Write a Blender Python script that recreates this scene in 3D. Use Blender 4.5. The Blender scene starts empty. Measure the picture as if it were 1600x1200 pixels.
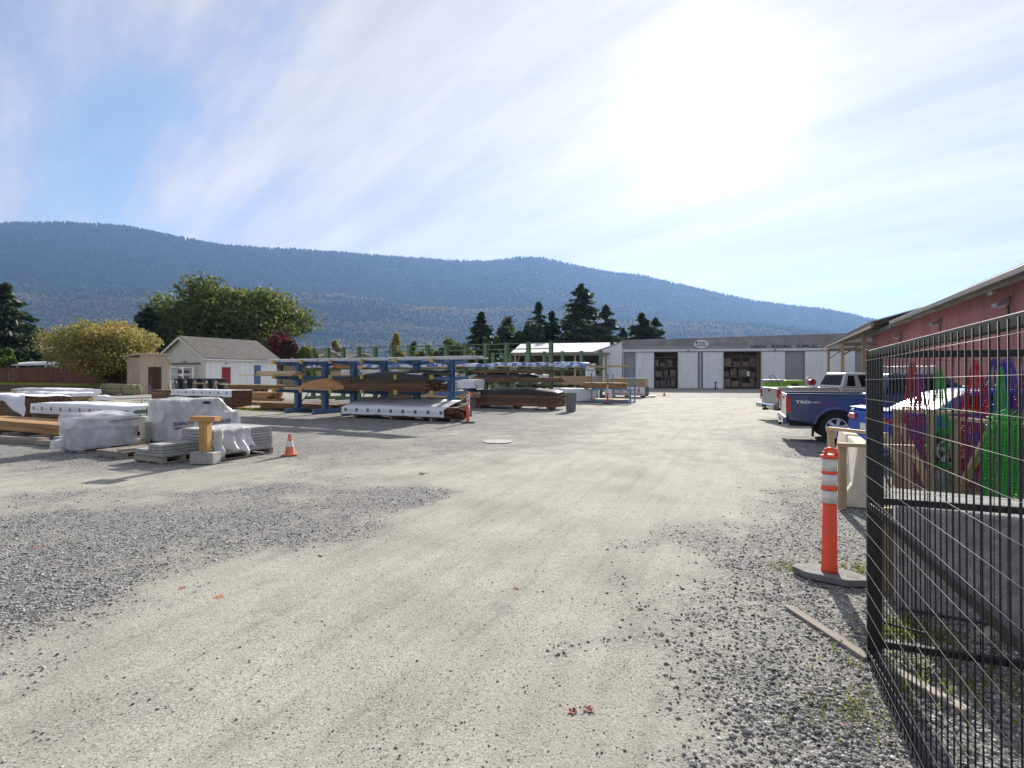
import bpy, bmesh, math, random
import numpy as np
from mathutils import Vector, Matrix, noise as mnoise

random.seed(7)
RNG = np.random.default_rng(11)
R = math.radians
SC = bpy.context.scene
COL = SC.collection

# ------------------------------------------------------------------ camera
EYE = 1.7            # camera height, metres
FPX = 850.0          # focal length in units of 1/1600 of the picture width
HOR = 585.0
cam_d = bpy.data.cameras.new('Camera')
cam_d.sensor_width = 36
cam_d.lens = FPX / 1600 * 36
cam_d.shift_y = (HOR - 600) / 1600
cam_d.clip_start = 0.05
cam_d.clip_end = 30000
cam = bpy.data.objects.new('Camera', cam_d)
cam.location = (0, 0, EYE)
cam.rotation_euler = (R(90), 0, 0)
COL.objects.link(cam)
SC.camera = cam

# ------------------------------------------------------------------ light
SUN_AZ, SUN_EL = R(20.0), R(25.0)          # clockwise from +Y, above horizon
SUN = Vector((math.sin(SUN_AZ) * math.cos(SUN_EL), math.cos(SUN_AZ) * math.cos(SUN_EL), math.sin(SUN_EL)))
sun_d = bpy.data.lights.new('Sun', 'SUN')
sun_d.energy = 4.5
sun_d.angle = R(0.6)
sun_d.color = (1.0, 0.94, 0.84)
sun = bpy.data.objects.new('Sun', sun_d)
sun.rotation_euler = SUN.to_track_quat('Z', 'Y').to_euler()
sun.location = SUN * 50
COL.objects.link(sun)

SC.view_settings.view_transform = 'Standard'
SC.view_settings.look = 'None'
SC.view_settings.gamma = 1.0
SC.view_settings.exposure = 1.22
SC.view_settings.use_curve_mapping = False

def N(nt, typ, **kw):
    n = nt.nodes.new(typ)
    for k, v in kw.items():
        if k.startswith('i_'):
            n.inputs[k[2:].replace('_', ' ')].default_value = v
        else:
            setattr(n, k, v)
    return n

def math_n(nt, op, a=None, b=None, clamp=False):
    n = nt.nodes.new('ShaderNodeMath'); n.operation = op; n.use_clamp = clamp
    for i, v in enumerate((a, b)):
        if v is None: continue
        if isinstance(v, (int, float)): n.inputs[i].default_value = v
        else: nt.links.new(v, n.inputs[i])
    return n.outputs[0]

def mix_col(nt, fac, a, b, blend='MIX'):
    n = nt.nodes.new('ShaderNodeMix'); n.data_type = 'RGBA'; n.blend_type = blend
    for idx, v in ((0, fac), (6, a), (7, b)):
        if isinstance(v, (int, float)): n.inputs[idx].default_value = v
        elif isinstance(v, tuple): n.inputs[idx].default_value = v if len(v) == 4 else (*v, 1)
        else: nt.links.new(v, n.inputs[idx])
    return n.outputs[2]

def ramp(nt, fac, stops):
    n = nt.nodes.new('ShaderNodeValToRGB')
    cr = n.color_ramp
    while len(cr.elements) < len(stops): cr.elements.new(0.5)
    for e, (p, c) in zip(cr.elements, stops):
        e.position = p
        e.color = (c, c, c, 1) if isinstance(c, (int, float)) else (*c, 1)
    nt.links.new(fac, n.inputs[0])
    return n.outputs[0]

def make_world():
    w = bpy.data.worlds.new('World'); SC.world = w
    w.use_nodes = True
    nt = w.node_tree; nt.nodes.clear()
    out = N(nt, 'ShaderNodeOutputWorld')
    bg = N(nt, 'ShaderNodeBackground'); bg.inputs[1].default_value = 0.070
    sky = N(nt, 'ShaderNodeTexSky'); sky.sky_type = 'NISHITA'; sky.sun_disc = False
    sky.sun_elevation = SUN_EL; sky.sun_rotation = SUN_AZ
    sky.air_density = 1.0; sky.dust_density = 0.25; sky.ozone_density = 3.5; sky.altitude = 50
    tc = N(nt, 'ShaderNodeTexCoord')
    sep = N(nt, 'ShaderNodeSeparateXYZ'); nt.links.new(tc.outputs['Generated'], sep.inputs[0])
    # thin high cloud on a flat layer: project the view direction on a plane
    zz = math_n(nt, 'ADD', math_n(nt, 'MAXIMUM', sep.outputs[2], 0.0), 0.16)
    u = math_n(nt, 'DIVIDE', sep.outputs[0], zz); v = math_n(nt, 'DIVIDE', sep.outputs[1], zz)
    cmb = N(nt, 'ShaderNodeCombineXYZ'); nt.links.new(u, cmb.inputs[0]); nt.links.new(v, cmb.inputs[1])
    mp = N(nt, 'ShaderNodeMapping'); mp.vector_type = 'TEXTURE'; mp.inputs['Rotation'].default_value = (0, 0, R(32)); mp.inputs['Scale'].default_value = (1.0, 2.3, 1)
    mp.inputs['Location'].default_value = (0.35, 0.2, 0)
    nt.links.new(cmb.outputs[0], mp.inputs[0])
    n1 = N(nt, 'ShaderNodeTexNoise'); n1.inputs['Scale'].default_value = 0.85; n1.inputs['Detail'].default_value = 9
    n1.inputs['Roughness'].default_value = 0.58; n1.inputs['Distortion'].default_value = 0.6
    nt.links.new(mp.outputs[0], n1.inputs['Vector'])
    mp2 = N(nt, 'ShaderNodeMapping'); mp2.vector_type = 'TEXTURE'; mp2.inputs['Rotation'].default_value = (0, 0, R(44)); mp2.inputs['Scale'].default_value = (0.42, 2.2, 1)
    nt.links.new(cmb.outputs[0], mp2.inputs[0])
    n2 = N(nt, 'ShaderNodeTexNoise'); n2.inputs['Scale'].default_value = 1.6; n2.inputs['Detail'].default_value = 8
    n2.inputs['Roughness'].default_value = 0.62
    nt.links.new(mp2.outputs[0], n2.inputs['Vector'])
    # angle to the sun: thin cloud scatters strongly forward
    dotn = N(nt, 'ShaderNodeVectorMath'); dotn.operation = 'DOT_PRODUCT'
    nt.links.new(tc.outputs['Generated'], dotn.inputs[0]); dotn.inputs[1].default_value = SUN
    d = math_n(nt, 'MAXIMUM', dotn.outputs['Value'], 0.0)
    glow_w = math_n(nt, 'POWER', d, 5.0); glow_n = math_n(nt, 'POWER', d, 42.0); glow_c = math_n(nt, 'POWER', d, 260.0)
    cover = math_n(nt, 'ADD', math_n(nt, 'MULTIPLY', n1.outputs['Fac'], 0.75), math_n(nt, 'MULTIPLY', n2.outputs['Fac'], 0.3))
    cover = math_n(nt, 'ADD', cover, math_n(nt, 'MULTIPLY', glow_w, 0.34))
    low = math_n(nt, 'MULTIPLY', math_n(nt, 'SUBTRACT', 0.30, sep.outputs[2], clamp=True), 0.55)
    cover = math_n(nt, 'ADD', cover, low)
    mask = ramp(nt, cover, [(0.41, 0.08), (0.50, 0.32), (0.62, 0.88), (1.0, 1.0)])
    bright = math_n(nt, 'ADD', 4.45, math_n(nt, 'MULTIPLY', math_n(nt, 'POWER', d, 9.0), 0.4))
    bright = math_n(nt, 'ADD', bright, math_n(nt, 'MULTIPLY', glow_n, 1.0))
    bright = math_n(nt, 'MULTIPLY', bright, math_n(nt, 'ADD', 0.45, math_n(nt, 'MULTIPLY', n2.outputs['Fac'], 1.05)))
    bright = math_n(nt, 'ADD', bright, math_n(nt, 'MULTIPLY', glow_c, 8.0))
    cc = N(nt, 'ShaderNodeCombineColor')
    nt.links.new(math_n(nt, 'MULTIPLY', bright, 1.07), cc.inputs[0]); nt.links.new(math_n(nt, 'MULTIPLY', bright, 0.99), cc.inputs[1]); nt.links.new(math_n(nt, 'MULTIPLY', bright, 0.97), cc.inputs[2])
    skyc = mix_col(nt, 1.0, sky.outputs[0], (1.03, 0.98, 1.0), 'MULTIPLY')
    col = mix_col(nt, mask, skyc, cc.outputs[0])
    nt.links.new(col, bg.inputs[0]); nt.links.new(bg.outputs[0], out.inputs[0])
make_world()

# ------------------------------------------------------------------ placing
def gp(px, py):
    """Point on the ground that lies px, py in a 1600 x 1200 picture from the standpoint."""
    d = FPX * EYE / (py - HOR)
    return Vector(((px - 800) / FPX * d, d, 0))
def at(px, d, z=0.0):
    return Vector(((px - 800) / FPX * d, d, z))
def zz(py, d):
    return EYE + (HOR - py) / FPX * d
YAW = R(-26)
E1 = Vector((math.cos(YAW), math.sin(YAW), 0)); E2 = Vector((-math.sin(YAW), math.cos(YAW), 0))

# ------------------------------------------------------------------ mesh helpers
class MB:
    def __init__(s): s.v = []; s.f = []
    def add(s, vs, fs):
        o = len(s.v); s.v += [tuple(p) for p in vs]; s.f += [tuple(o + i for i in f) for f in fs]; return s
    def hexa(s, p):      # 8 points: bottom ring, then top ring
        return s.add(p, [(0, 3, 2, 1), (4, 5, 6, 7), (0, 1, 5, 4), (1, 2, 6, 5), (2, 3, 7, 6), (3, 0, 4, 7)])
    def box(s, x0, x1, y0, y1, z0, z1):
        return s.hexa([(x0, y0, z0), (x1, y0, z0), (x1, y1, z0), (x0, y1, z0), (x0, y0, z1), (x1, y0, z1), (x1, y1, z1), (x0, y1, z1)])
    def bar(s, a, b, w, h, up=(0, 0, 1)):       # rectangular bar from a to b
        a, b = Vector(a), Vector(b); d = (b - a).normalized(); up = Vector(up)
        if abs(d.dot(up)) > 0.98: up = Vector((0, 1, 0))
        x = d.cross(up).normalized() * w / 2; y = x.cross(d).normalized() * h / 2
        return s.hexa([a - x - y, b - x - y, b + x - y, a + x - y, a - x + y, b - x + y, b + x + y, a + x + y])
    def cyl(s, a, b, r, n=8, r2=None, cap=True):
        a, b = Vector(a), Vector(b); d = (b - a).normalized(); r2 = r if r2 is None else r2
        up = Vector((0, 0, 1)) if abs(d.z) < 0.9 else Vector((1, 0, 0))
        x = d.cross(up).normalized(); y = d.cross(x)
        vs = []
        for c, rr in ((a, r), (b, r2)):
            for i in range(n):
                t = 2 * math.pi * i / n; vs.append(c + (x * math.cos(t) + y * math.sin(t)) * rr)
        fs = [(i, n + i, n + (i + 1) % n, (i + 1) % n) for i in range(n)]
        if cap: fs += [tuple(range(n)), tuple(reversed(range(n, 2 * n)))]
        return s.add(vs, fs)
    def tube(s, pts, r, n=6):
        for a, b in zip(pts[:-1], pts[1:]): s.cyl(a, b, r, n)
        return s
    def lathe(s, prof, n=20, c=(0, 0, 0), axis='z'):
        vs = []; m = len(prof)
        for r, h in prof:
            for i in range(n):
                t = 2 * math.pi * i / n
                p = (r * math.cos(t), r * math.sin(t), h)
                if axis == 'y': p = (p[0], h, p[1])
                vs.append((p[0] + c[0], p[1] + c[1], p[2] + c[2]))
        fs = []
        for k in range(m - 1):
            for i in range(n):
                j = (i + 1) % n; fs.append((k * n + i, k * n + j, (k + 1) * n + j, (k + 1) * n + i))
        fs += [tuple(reversed(range(n))), tuple(range((m - 1) * n, m * n))]
        return s.add(vs, fs)
    def prism(s, poly, a, b, plane='xz'):   # polygon in a plane, pulled along the third axis
        n = len(poly)
        def P(p, t):
            return (p[0], t, p[1]) if plane == 'xz' else ((t, p[0], p[1]) if plane == 'yz' else (p[0], p[1], t))
        vs = [P(p, a) for p in poly] + [P(p, b) for p in poly]
        fs = [(i, (i + 1) % n, n + (i + 1) % n, n + i) for i in range(n)] + [tuple(reversed(range(n))), tuple(range(n, 2 * n))]
        return s.add(vs, fs)
    def mesh(s, name, mat, smooth=False):
        me = bpy.data.meshes.new(name); me.from_pydata(s.v, [], s.f)
        bm = bmesh.new(); bm.from_mesh(me); bmesh.ops.recalc_face_normals(bm, faces=bm.faces); bm.to_mesh(me); bm.free()
        if mat: me.materials.append(mat)
        if smooth:
            for p in me.polygons: p.use_smooth = True
        me.update(); return me
    def build(s, name, mat, parent=None, smooth=False, bevel=0, seg=2, loc=None, rz=0):
        o = link(name, s.mesh(name, mat, smooth), parent)
        if loc is not None: o.location = loc
        o.rotation_euler.z = rz
        if bevel:
            m = o.modifiers.new('Bevel', 'BEVEL'); m.width = bevel; m.segments = seg; m.limit_method = 'ANGLE'; m.angle_limit = R(35)
            if smooth:
                for p in o.data.polygons: p.use_smooth = True
                w = o.modifiers.new('WN', 'WEIGHTED_NORMAL')
        return o

def link(name, me, parent=None, loc=None, rot=None, scale=None):
    o = bpy.data.objects.new(name, me); COL.objects.link(o)
    if parent is not None: o.parent = parent
    if loc is not None: o.location = loc
    if rot is not None: o.rotation_euler = rot
    if scale is not None: o.scale = scale
    return o
def tag(o, label, cat, group=None):
    o['label'] = label; o['category'] = cat
    if group: o['group'] = group
    return o
def thing(name, label, cat, loc=(0, 0, 0), rz=0.0, group=None):
    o = bpy.data.objects.new(name, None); COL.objects.link(o)
    o.empty_display_size = 0.1; o.location = loc; o.rotation_euler = (0, 0, rz)
    return tag(o, label, cat, group)
def structure(o): o['kind'] = 'structure'; return o
def stuff(o): o['kind'] = 'stuff'; return o

def np_mesh(name, verts, faces, mat=None, col=None, smooth=False, attr=None):
    """faces: (M, k) int array.  col: per-vertex RGB.  attr: dict name -> per-vertex float."""
    verts = np.asarray(verts, np.float32); faces = np.asarray(faces, np.int32)
    me = bpy.data.meshes.new(name); M, k = faces.shape
    me.vertices.add(len(verts)); me.vertices.foreach_set('co', verts.ravel())
    me.loops.add(M * k); me.loops.foreach_set('vertex_index', faces.ravel())
    me.polygons.add(M); me.polygons.foreach_set('loop_start', np.arange(0, M * k, k, dtype=np.int32))
    me.update(calc_edges=True)
    if smooth: me.polygons.foreach_set('use_smooth', np.ones(M, bool))
    if col is not None:
        a = me.color_attributes.new('Col', 'FLOAT_COLOR', 'POINT')
        a.data.foreach_set('color', np.hstack([np.asarray(col, np.float32), np.ones((len(verts), 1), np.float32)]).ravel())
    for nm, val in (attr or {}).items():
        a = me.attributes.new(nm, 'FLOAT', 'POINT'); a.data.foreach_set('value', np.asarray(val, np.float32))
    if mat: me.materials.append(mat)
    return me

def text_mesh(s, size, mat, extrude=0.004, bold=0.0, align='CENTER', spacing=1.0):
    c = bpy.data.curves.new('txt', 'FONT'); c.body = s; c.size = size; c.extrude = extrude; c.offset = bold
    c.align_x = align; c.align_y = 'CENTER'; c.space_character = spacing
    o = bpy.data.objects.new('txt', c); COL.objects.link(o)
    me = bpy.data.meshes.new_from_object(o.evaluated_get(bpy.context.evaluated_depsgraph_get()))
    bpy.data.objects.remove(o); bpy.data.curves.remove(c)
    me.materials.clear(); me.materials.append(mat); me.name = 'lettering'
    return me

# ------------------------------------------------------------------ materials
MATS = {}
def pmat(name, c1, c2=None, scale=6.0, rough=0.7, metal=0.0, bump=0.0, bscale=None, stretch=(1, 1, 1), rnd=0.0, spec=0.4, detail=5, coat=0.0, lo=0.35, hi=0.65):
    """Principled with a noise mix of two colours, optional bump, optional per-object brightness change."""
    m = bpy.data.materials.new(name); m.use_nodes = True; nt = m.node_tree
    b = nt.nodes['Principled BSDF']
    b.inputs['Roughness'].default_value = rough; b.inputs['Metallic'].default_value = metal
    b.inputs['Specular IOR Level'].default_value = spec; b.inputs['Coat Weight'].default_value = coat
    b.inputs['Coat Roughness'].default_value = 0.05
    tc = N(nt, 'ShaderNodeTexCoord'); mp = N(nt, 'ShaderNodeMapping'); mp.inputs['Scale'].default_value = stretch
    nt.links.new(tc.outputs['Object'], mp.inputs[0])
    oi = N(nt, 'ShaderNodeObjectInfo')
    off = N(nt, 'ShaderNodeVectorMath'); off.operation = 'ADD'
    sc = N(nt, 'ShaderNodeVectorMath'); sc.operation = 'SCALE'; sc.inputs[0].default_value = (17, 31, 47); nt.links.new(oi.outputs['Random'], sc.inputs['Scale'])
    nt.links.new(mp.outputs[0], off.inputs[0]); nt.links.new(sc.outputs[0], off.inputs[1])
    c2 = c2 or tuple(x * 0.75 for x in c1)
    n = N(nt, 'ShaderNodeTexNoise'); n.inputs['Scale'].default_value = scale; n.inputs['Detail'].default_value = detail
    nt.links.new(off.outputs[0], n.inputs['Vector'])
    f = ramp(nt, n.outputs['Fac'], [(lo, 0.0), (hi, 1.0)])
    col = mix_col(nt, f, c1, c2)
    if rnd:
        hv = N(nt, 'ShaderNodeHueSaturation')
        nt.links.new(math_n(nt, 'ADD', math_n(nt, 'MULTIPLY', oi.outputs['Random'], 2 * rnd), 1 - rnd), hv.inputs['Value'])
        nt.links.new(col, hv.inputs['Color']); col = hv.outputs[0]
    nt.links.new(col, b.inputs['Base Color'])
    if bump:
        n2 = N(nt, 'ShaderNodeTexNoise'); n2.inputs['Scale'].default_value = bscale or scale * 4; n2.inputs['Detail'].default_value = 4
        nt.links.new(off.outputs[0], n2.inputs['Vector'])
        bn = N(nt, 'ShaderNodeBump'); bn.inputs['Strength'].default_value = bump; bn.inputs['Distance'].default_value = 0.02
        nt.links.new(n2.outputs['Fac'], bn.inputs['Height']); nt.links.new(bn.outputs[0], b.inputs['Normal'])
    MATS[name] = m; return m

WOODX = (0.35, 9, 9)     # grain along local x
pmat('wood_brown', (0.24, 0.135, 0.07), (0.13, 0.07, 0.035), 2.2, 0.8, bump=0.3, stretch=WOODX, rnd=0.25)
pmat('wood_treated', (0.17, 0.095, 0.05), (0.09, 0.05, 0.028), 2.2, 0.8, bump=0.3, stretch=WOODX, rnd=0.25)
pmat('wood_orange', (0.46, 0.27, 0.11), (0.32, 0.17, 0.065), 2.2, 0.75, bump=0.3, stretch=WOODX, rnd=0.2)
pmat('wood_pale', (0.55, 0.42, 0.26), (0.42, 0.30, 0.17), 2.2, 0.75, bump=0.3, stretch=WOODX, rnd=0.2)
pmat('wood_grey', (0.34, 0.30, 0.25), (0.21, 0.18, 0.15), 2.2, 0.85, bump=0.4, stretch=WOODX, rnd=0.2)
pmat('post_yellow', (0.50, 0.31, 0.10), (0.36, 0.20, 0.06), 3.0, 0.7, bump=0.3, stretch=(6, 6, 0.4))
pmat('post_pale', (0.50, 0.38, 0.24), (0.36, 0.26, 0.15), 3.0, 0.75, bump=0.35, stretch=(7, 7, 0.5), rnd=0.2)
pmat('log_green', (0.36, 0.34, 0.20), (0.25, 0.23, 0.13), 3.0, 0.8, bump=0.3, stretch=WOODX, rnd=0.15)
pmat('concrete', (0.40, 0.39, 0.36), (0.30, 0.29, 0.27), 5, 0.9, bump=0.35, bscale=60)
pmat('concrete_pale', (0.60, 0.56, 0.47), (0.46, 0.43, 0.36), 4, 0.9, bump=0.35, bscale=50)
pmat('concrete_rough', (0.38, 0.38, 0.365), (0.24, 0.24, 0.23), 14, 0.95, bump=0.9, bscale=70)
pmat('slab', (0.38, 0.38, 0.37), (0.29, 0.29, 0.28), 9, 0.9, bump=0.3, bscale=90, rnd=0.12)
pmat('rack_blue', (0.075, 0.16, 0.30), (0.05, 0.11, 0.22), 3, 0.5, bump=0.05)
pmat('rack_blue_pale', (0.16, 0.30, 0.48), (0.11, 0.22, 0.38), 3, 0.5)
pmat('rack_green', (0.12, 0.19, 0.09), (0.085, 0.14, 0.065), 3, 0.5, bump=0.05)
pmat('yellow_paint', (0.60, 0.42, 0.06), (0.45, 0.30, 0.05), 4, 0.6)
pmat('white_paint', (0.80, 0.80, 0.80), (0.70, 0.71, 0.72), 2, 0.5)
pmat('siding_white', (0.85, 0.85, 0.86), (0.72, 0.72, 0.71), 1.1, 0.6, stretch=(2.5, 2.5, 0.4), lo=0.4, hi=0.75)
pmat('tarp_black', (0.018, 0.018, 0.02), (0.03, 0.03, 0.032), 5, 0.4, bump=0.6, bscale=6)
pmat('tarp_white', (0.80, 0.81, 0.84), (0.72, 0.74, 0.78), 3, 0.45, bump=0.7, bscale=5)
pmat('tarp_brown', (0.50, 0.26, 0.11), (0.38, 0.18, 0.07), 3, 0.5, bump=0.6, bscale=5)
pmat('tarp_blue', (0.10, 0.20, 0.55), (0.72, 0.76, 0.84), 3.5, 0.5, bump=0.5, bscale=5, lo=0.45, hi=0.55)
pmat('metal_grey', (0.42, 0.43, 0.45), (0.34, 0.35, 0.37), 3, 0.4, metal=0.6)
pmat('metal_dark', (0.012, 0.012, 0.014), (0.022, 0.022, 0.024), 8, 0.55, metal=0.0, spec=0.35)
pmat('zinc', (0.5, 0.52, 0.54), (0.42, 0.44, 0.46), 6, 0.35, metal=0.8)
pmat('trim_pale', (0.66, 0.68, 0.70), (0.52, 0.54, 0.57), 2, 0.45, stretch=(0.4, 5, 5), rnd=0.15)
pmat('yellow_board', (0.62, 0.58, 0.32), (0.50, 0.45, 0.24), 2, 0.6, stretch=WOODX, rnd=0.1)
pmat('plastic_orange', (0.86, 0.095, 0.04), (0.66, 0.09, 0.05), 9, 0.5, bump=0.08, lo=0.45, hi=0.75)
pmat('cone_orange', (0.76, 0.25, 0.14), (0.60, 0.16, 0.09), 6, 0.55)
pmat('reflective', (0.72, 0.70, 0.66), (0.60, 0.58, 0.54), 14, 0.4)
pmat('rubber_grey', (0.20, 0.20, 0.20), (0.13, 0.13, 0.13), 10, 0.85, bump=0.3)
pmat('rubber_black', (0.012, 0.012, 0.012), (0.02, 0.02, 0.02), 10, 0.75)
pmat('bin_plastic', (0.035, 0.04, 0.045), (0.055, 0.06, 0.065), 6, 0.45)
pmat('bin_grey', (0.20, 0.20, 0.21), (0.15, 0.15, 0.16), 8, 0.5)
pmat('red_siding', (0.44, 0.185, 0.185), (0.37, 0.15, 0.15), 0.9, 0.75, bump=0.25, bscale=30, stretch=(4, 4, 0.5), rnd=0.10)
pmat('roof_metal', (0.34, 0.37, 0.42), (0.27, 0.30, 0.34), 1.2, 0.35, metal=0.5)
pmat('roof_white', (0.72, 0.71, 0.69), (0.58, 0.57, 0.56), 0.5, 0.5)
pmat('gutter', (0.20, 0.19, 0.19), (0.15, 0.14, 0.14), 2, 0.5)
pmat('shingle', (0.115, 0.108, 0.098), (0.078, 0.073, 0.066), 2.2, 0.9, bump=0.5, bscale=14)
pmat('shingle_pink', (0.36, 0.28, 0.24), (0.28, 0.21, 0.18), 2.2, 0.9)
pmat('parapet', (0.33, 0.32, 0.31), (0.22, 0.215, 0.21), 0.7, 0.6, bump=0.1, rnd=0.08)
pmat('fascia_green', (0.36, 0.37, 0.34), (0.30, 0.31, 0.285), 0.8, 0.6)
pmat('door_grey', (0.34, 0.34, 0.33), (0.29, 0.29, 0.28), 1.0, 0.55)
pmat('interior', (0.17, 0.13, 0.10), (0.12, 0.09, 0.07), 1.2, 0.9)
pmat('box_brown', (0.20, 0.155, 0.115), (0.14, 0.105, 0.075), 2, 0.85, rnd=0.4)
pmat('red_paint', (0.30, 0.02, 0.035), (0.24, 0.016, 0.03), 2, 0.5)
pmat('shed_tan', (0.46, 0.37, 0.28), (0.39, 0.31, 0.23), 1.5, 0.8, stretch=(3, 3, 0.5))
pmat('fence_brown', (0.17, 0.065, 0.04), (0.11, 0.04, 0.026), 1.6, 0.85, stretch=(5, 5, 0.5), rnd=0.2)
pmat('lime', (0.22, 0.46, 0.04), (0.18, 0.40, 0.035), 2, 0.45)
pmat('osb', (0.50, 0.38, 0.24), (0.38, 0.27, 0.15), 9, 0.8)
pmat('print_green', (0.02, 0.22, 0.10), (0.02, 0.17, 0.08), 9, 0.5)
pmat('print_grey', (0.25, 0.27, 0.32), (0.2, 0.22, 0.27), 9, 0.5)
pmat('print_red', (0.62, 0.04, 0.05), (0.5, 0.03, 0.04), 9, 0.5)
pmat('print_navy', (0.03, 0.035, 0.12), (0.025, 0.03, 0.1), 9, 0.5)
pmat('ink', (0.03, 0.03, 0.03), (0.05, 0.05, 0.05), 9, 0.6)
pmat('bark', (0.11, 0.08, 0.06), (0.06, 0.045, 0.035), 5, 0.95, bump=0.8)
pmat('glass_dark', (0.012, 0.014, 0.016), (0.016, 0.018, 0.02), 2, 0.2, spec=0.02)
pmat('paint_silver', (0.52, 0.52, 0.51), (0.47, 0.47, 0.46), 1, 0.3, metal=0.35, coat=0.6)
pmat('paint_navy', (0.03, 0.062, 0.145), (0.034, 0.068, 0.155), 1, 0.32, metal=0.1, coat=0.5)
pmat('paint_blue', (0.02, 0.085, 0.46), (0.018, 0.075, 0.42), 1, 0.55, metal=0.0, coat=0.06)
pmat('tail_red', (0.50, 0.010, 0.015), (0.42, 0.008, 0.012), 30, 0.15, coat=0.6)
pmat('lamp_clear', (0.62, 0.50, 0.48), (0.7, 0.6, 0.58), 30, 0.15, coat=0.6)
pmat('chrome', (0.62, 0.62, 0.63), (0.5, 0.5, 0.51), 5, 0.16, metal=1.0)
pmat('alloy', (0.66, 0.67, 0.69), (0.58, 0.59, 0.61), 5, 0.35, metal=0.15)
pmat('trim_black', (0.015, 0.015, 0.016), (0.022, 0.022, 0.023), 5, 0.5)
pmat('leaf_dead', (0.42, 0.17, 0.09), (0.26, 0.09, 0.05), 30, 0.8)
pmat('leaf_red', (0.24, 0.05, 0.045), (0.15, 0.03, 0.03), 30, 0.7)
pmat('weed_green', (0.20, 0.24, 0.05), (0.12, 0.16, 0.03), 9, 0.7)
pmat('grass', (0.26, 0.30, 0.035), (0.17, 0.22, 0.03), 1.5, 0.9)
for nm, c in (('cage_red', (0.42, 0.02, 0.04)), ('cage_green', (0.06, 0.40, 0.07)), ('cage_blue', (0.03, 0.06, 0.34)), ('cage_purple', (0.24, 0.04, 0.20))):
    pmat(nm, c, tuple(x * 0.8 for x in c), 5, 0.6, spec=0.2)

def film_mat():
    m = bpy.data.materials.new('plastic_film'); m.use_nodes = True; nt = m.node_tree
    b = nt.nodes['Principled BSDF']; out = nt.nodes['Material Output']
    b.inputs['Base Color'].default_value = (0.86, 0.87, 0.89, 1); b.inputs['Roughness'].default_value = 0.28
    tr = N(nt, 'ShaderNodeBsdfTransparent'); tr.inputs[0].default_value = (0.94, 0.95, 0.96, 1)
    tc = N(nt, 'ShaderNodeTexCoord')
    n = N(nt, 'ShaderNodeTexNoise'); n.inputs['Scale'].default_value = 2.6; n.inputs['Detail'].default_value = 5; n.inputs['Distortion'].default_value = 0.4
    nt.links.new(tc.outputs['Object'], n.inputs['Vector'])
    f = ramp(nt, n.outputs['Fac'], [(0.30, 0.24), (0.5, 0.40), (0.74, 0.70)])
    bn = N(nt, 'ShaderNodeBump'); bn.inputs['Strength'].default_value = 0.6; bn.inputs['Distance'].default_value = 0.02
    nr = N(nt, 'ShaderNodeTexNoise'); nr.noise_type = 'RIDGED_MULTIFRACTAL'; nr.inputs['Scale'].default_value = 5.0; nr.inputs['Detail'].default_value = 4; nr.inputs['Distortion'].default_value = 0.5; nt.links.new(tc.outputs['Object'], nr.inputs['Vector'])
    nt.links.new(nr.outputs['Fac'], bn.inputs['Height']); nt.links.new(bn.outputs[0], b.inputs['Normal'])
    mx = N(nt, 'ShaderNodeMixShader'); nt.links.new(f, mx.inputs[0]); nt.links.new(tr.outputs[0], mx.inputs[1]); nt.links.new(b.outputs[0], mx.inputs[2])
    nt.links.new(mx.outputs[0], out.inputs[0]); MATS['film'] = m
film_mat()

def wrap_mat(name, ink, period, z0, z1, base=(0.80, 0.82, 0.85)):
    """White lumber wrap with a row of printed square marks and a thin printed line along x."""
    m = bpy.data.materials.new(name); m.use_nodes = True; nt = m.node_tree
    b = nt.nodes['Principled BSDF']; b.inputs['Roughness'].default_value = 0.42
    tc = N(nt, 'ShaderNodeTexCoord'); sp = N(nt, 'ShaderNodeSeparateXYZ'); nt.links.new(tc.outputs['Object'], sp.inputs[0])
    fx = math_n(nt, 'FRACT', math_n(nt, 'DIVIDE', math_n(nt, 'ADD', sp.outputs[0], 50.0), period))
    zin = math_n(nt, 'MULTIPLY', math_n(nt, 'GREATER_THAN', sp.outputs[2], z0), math_n(nt, 'LESS_THAN', sp.outputs[2], z1))
    w = (z1 - z0) / period
    sq = math_n(nt, 'MULTIPLY', math_n(nt, 'LESS_THAN', fx, w), zin)
    zin2 = math_n(nt, 'MULTIPLY', math_n(nt, 'GREATER_THAN', sp.outputs[2], z0 + (z1 - z0) * .25), math_n(nt, 'LESS_THAN', sp.outputs[2], z0 + (z1 - z0) * .6))
    letters = math_n(nt, 'MULTIPLY', math_n(nt, 'GREATER_THAN', math_n(nt, 'FRACT', math_n(nt, 'MULTIPLY', fx, 17.0)), 0.45),
                     math_n(nt, 'MULTIPLY', math_n(nt, 'GREATER_THAN', fx, w * 1.3), math_n(nt, 'LESS_THAN', fx, 0.78)))
    let = math_n(nt, 'MULTIPLY', math_n(nt, 'MULTIPLY', letters, zin2), 0.55)
    n = N(nt, 'ShaderNodeTexNoise'); n.inputs['Scale'].default_value = 3.0; n.inputs['Detail'].default_value = 6; nt.links.new(tc.outputs['Object'], n.inputs['Vector'])
    c0 = mix_col(nt, n.outputs['Fac'], base, tuple(x * 0.86 for x in base))
    c1 = mix_col(nt, let, c0, (0.30, 0.34, 0.36))
    c2 = mix_col(nt, sq, c1, ink)
    nt.links.new(c2, b.inputs['Base Color'])
    bn = N(nt, 'ShaderNodeBump'); bn.inputs['Strength'].default_value = 0.5; bn.inputs['Distance'].default_value = 0.03
    nt.links.new(n.outputs['Fac'], bn.inputs['Height']); nt.links.new(bn.outputs[0], b.inputs['Normal'])
    MATS[name] = m
wrap_mat('wrap_green', (0.03, 0.20, 0.09), 0.56, 0.25, 0.38)
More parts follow.
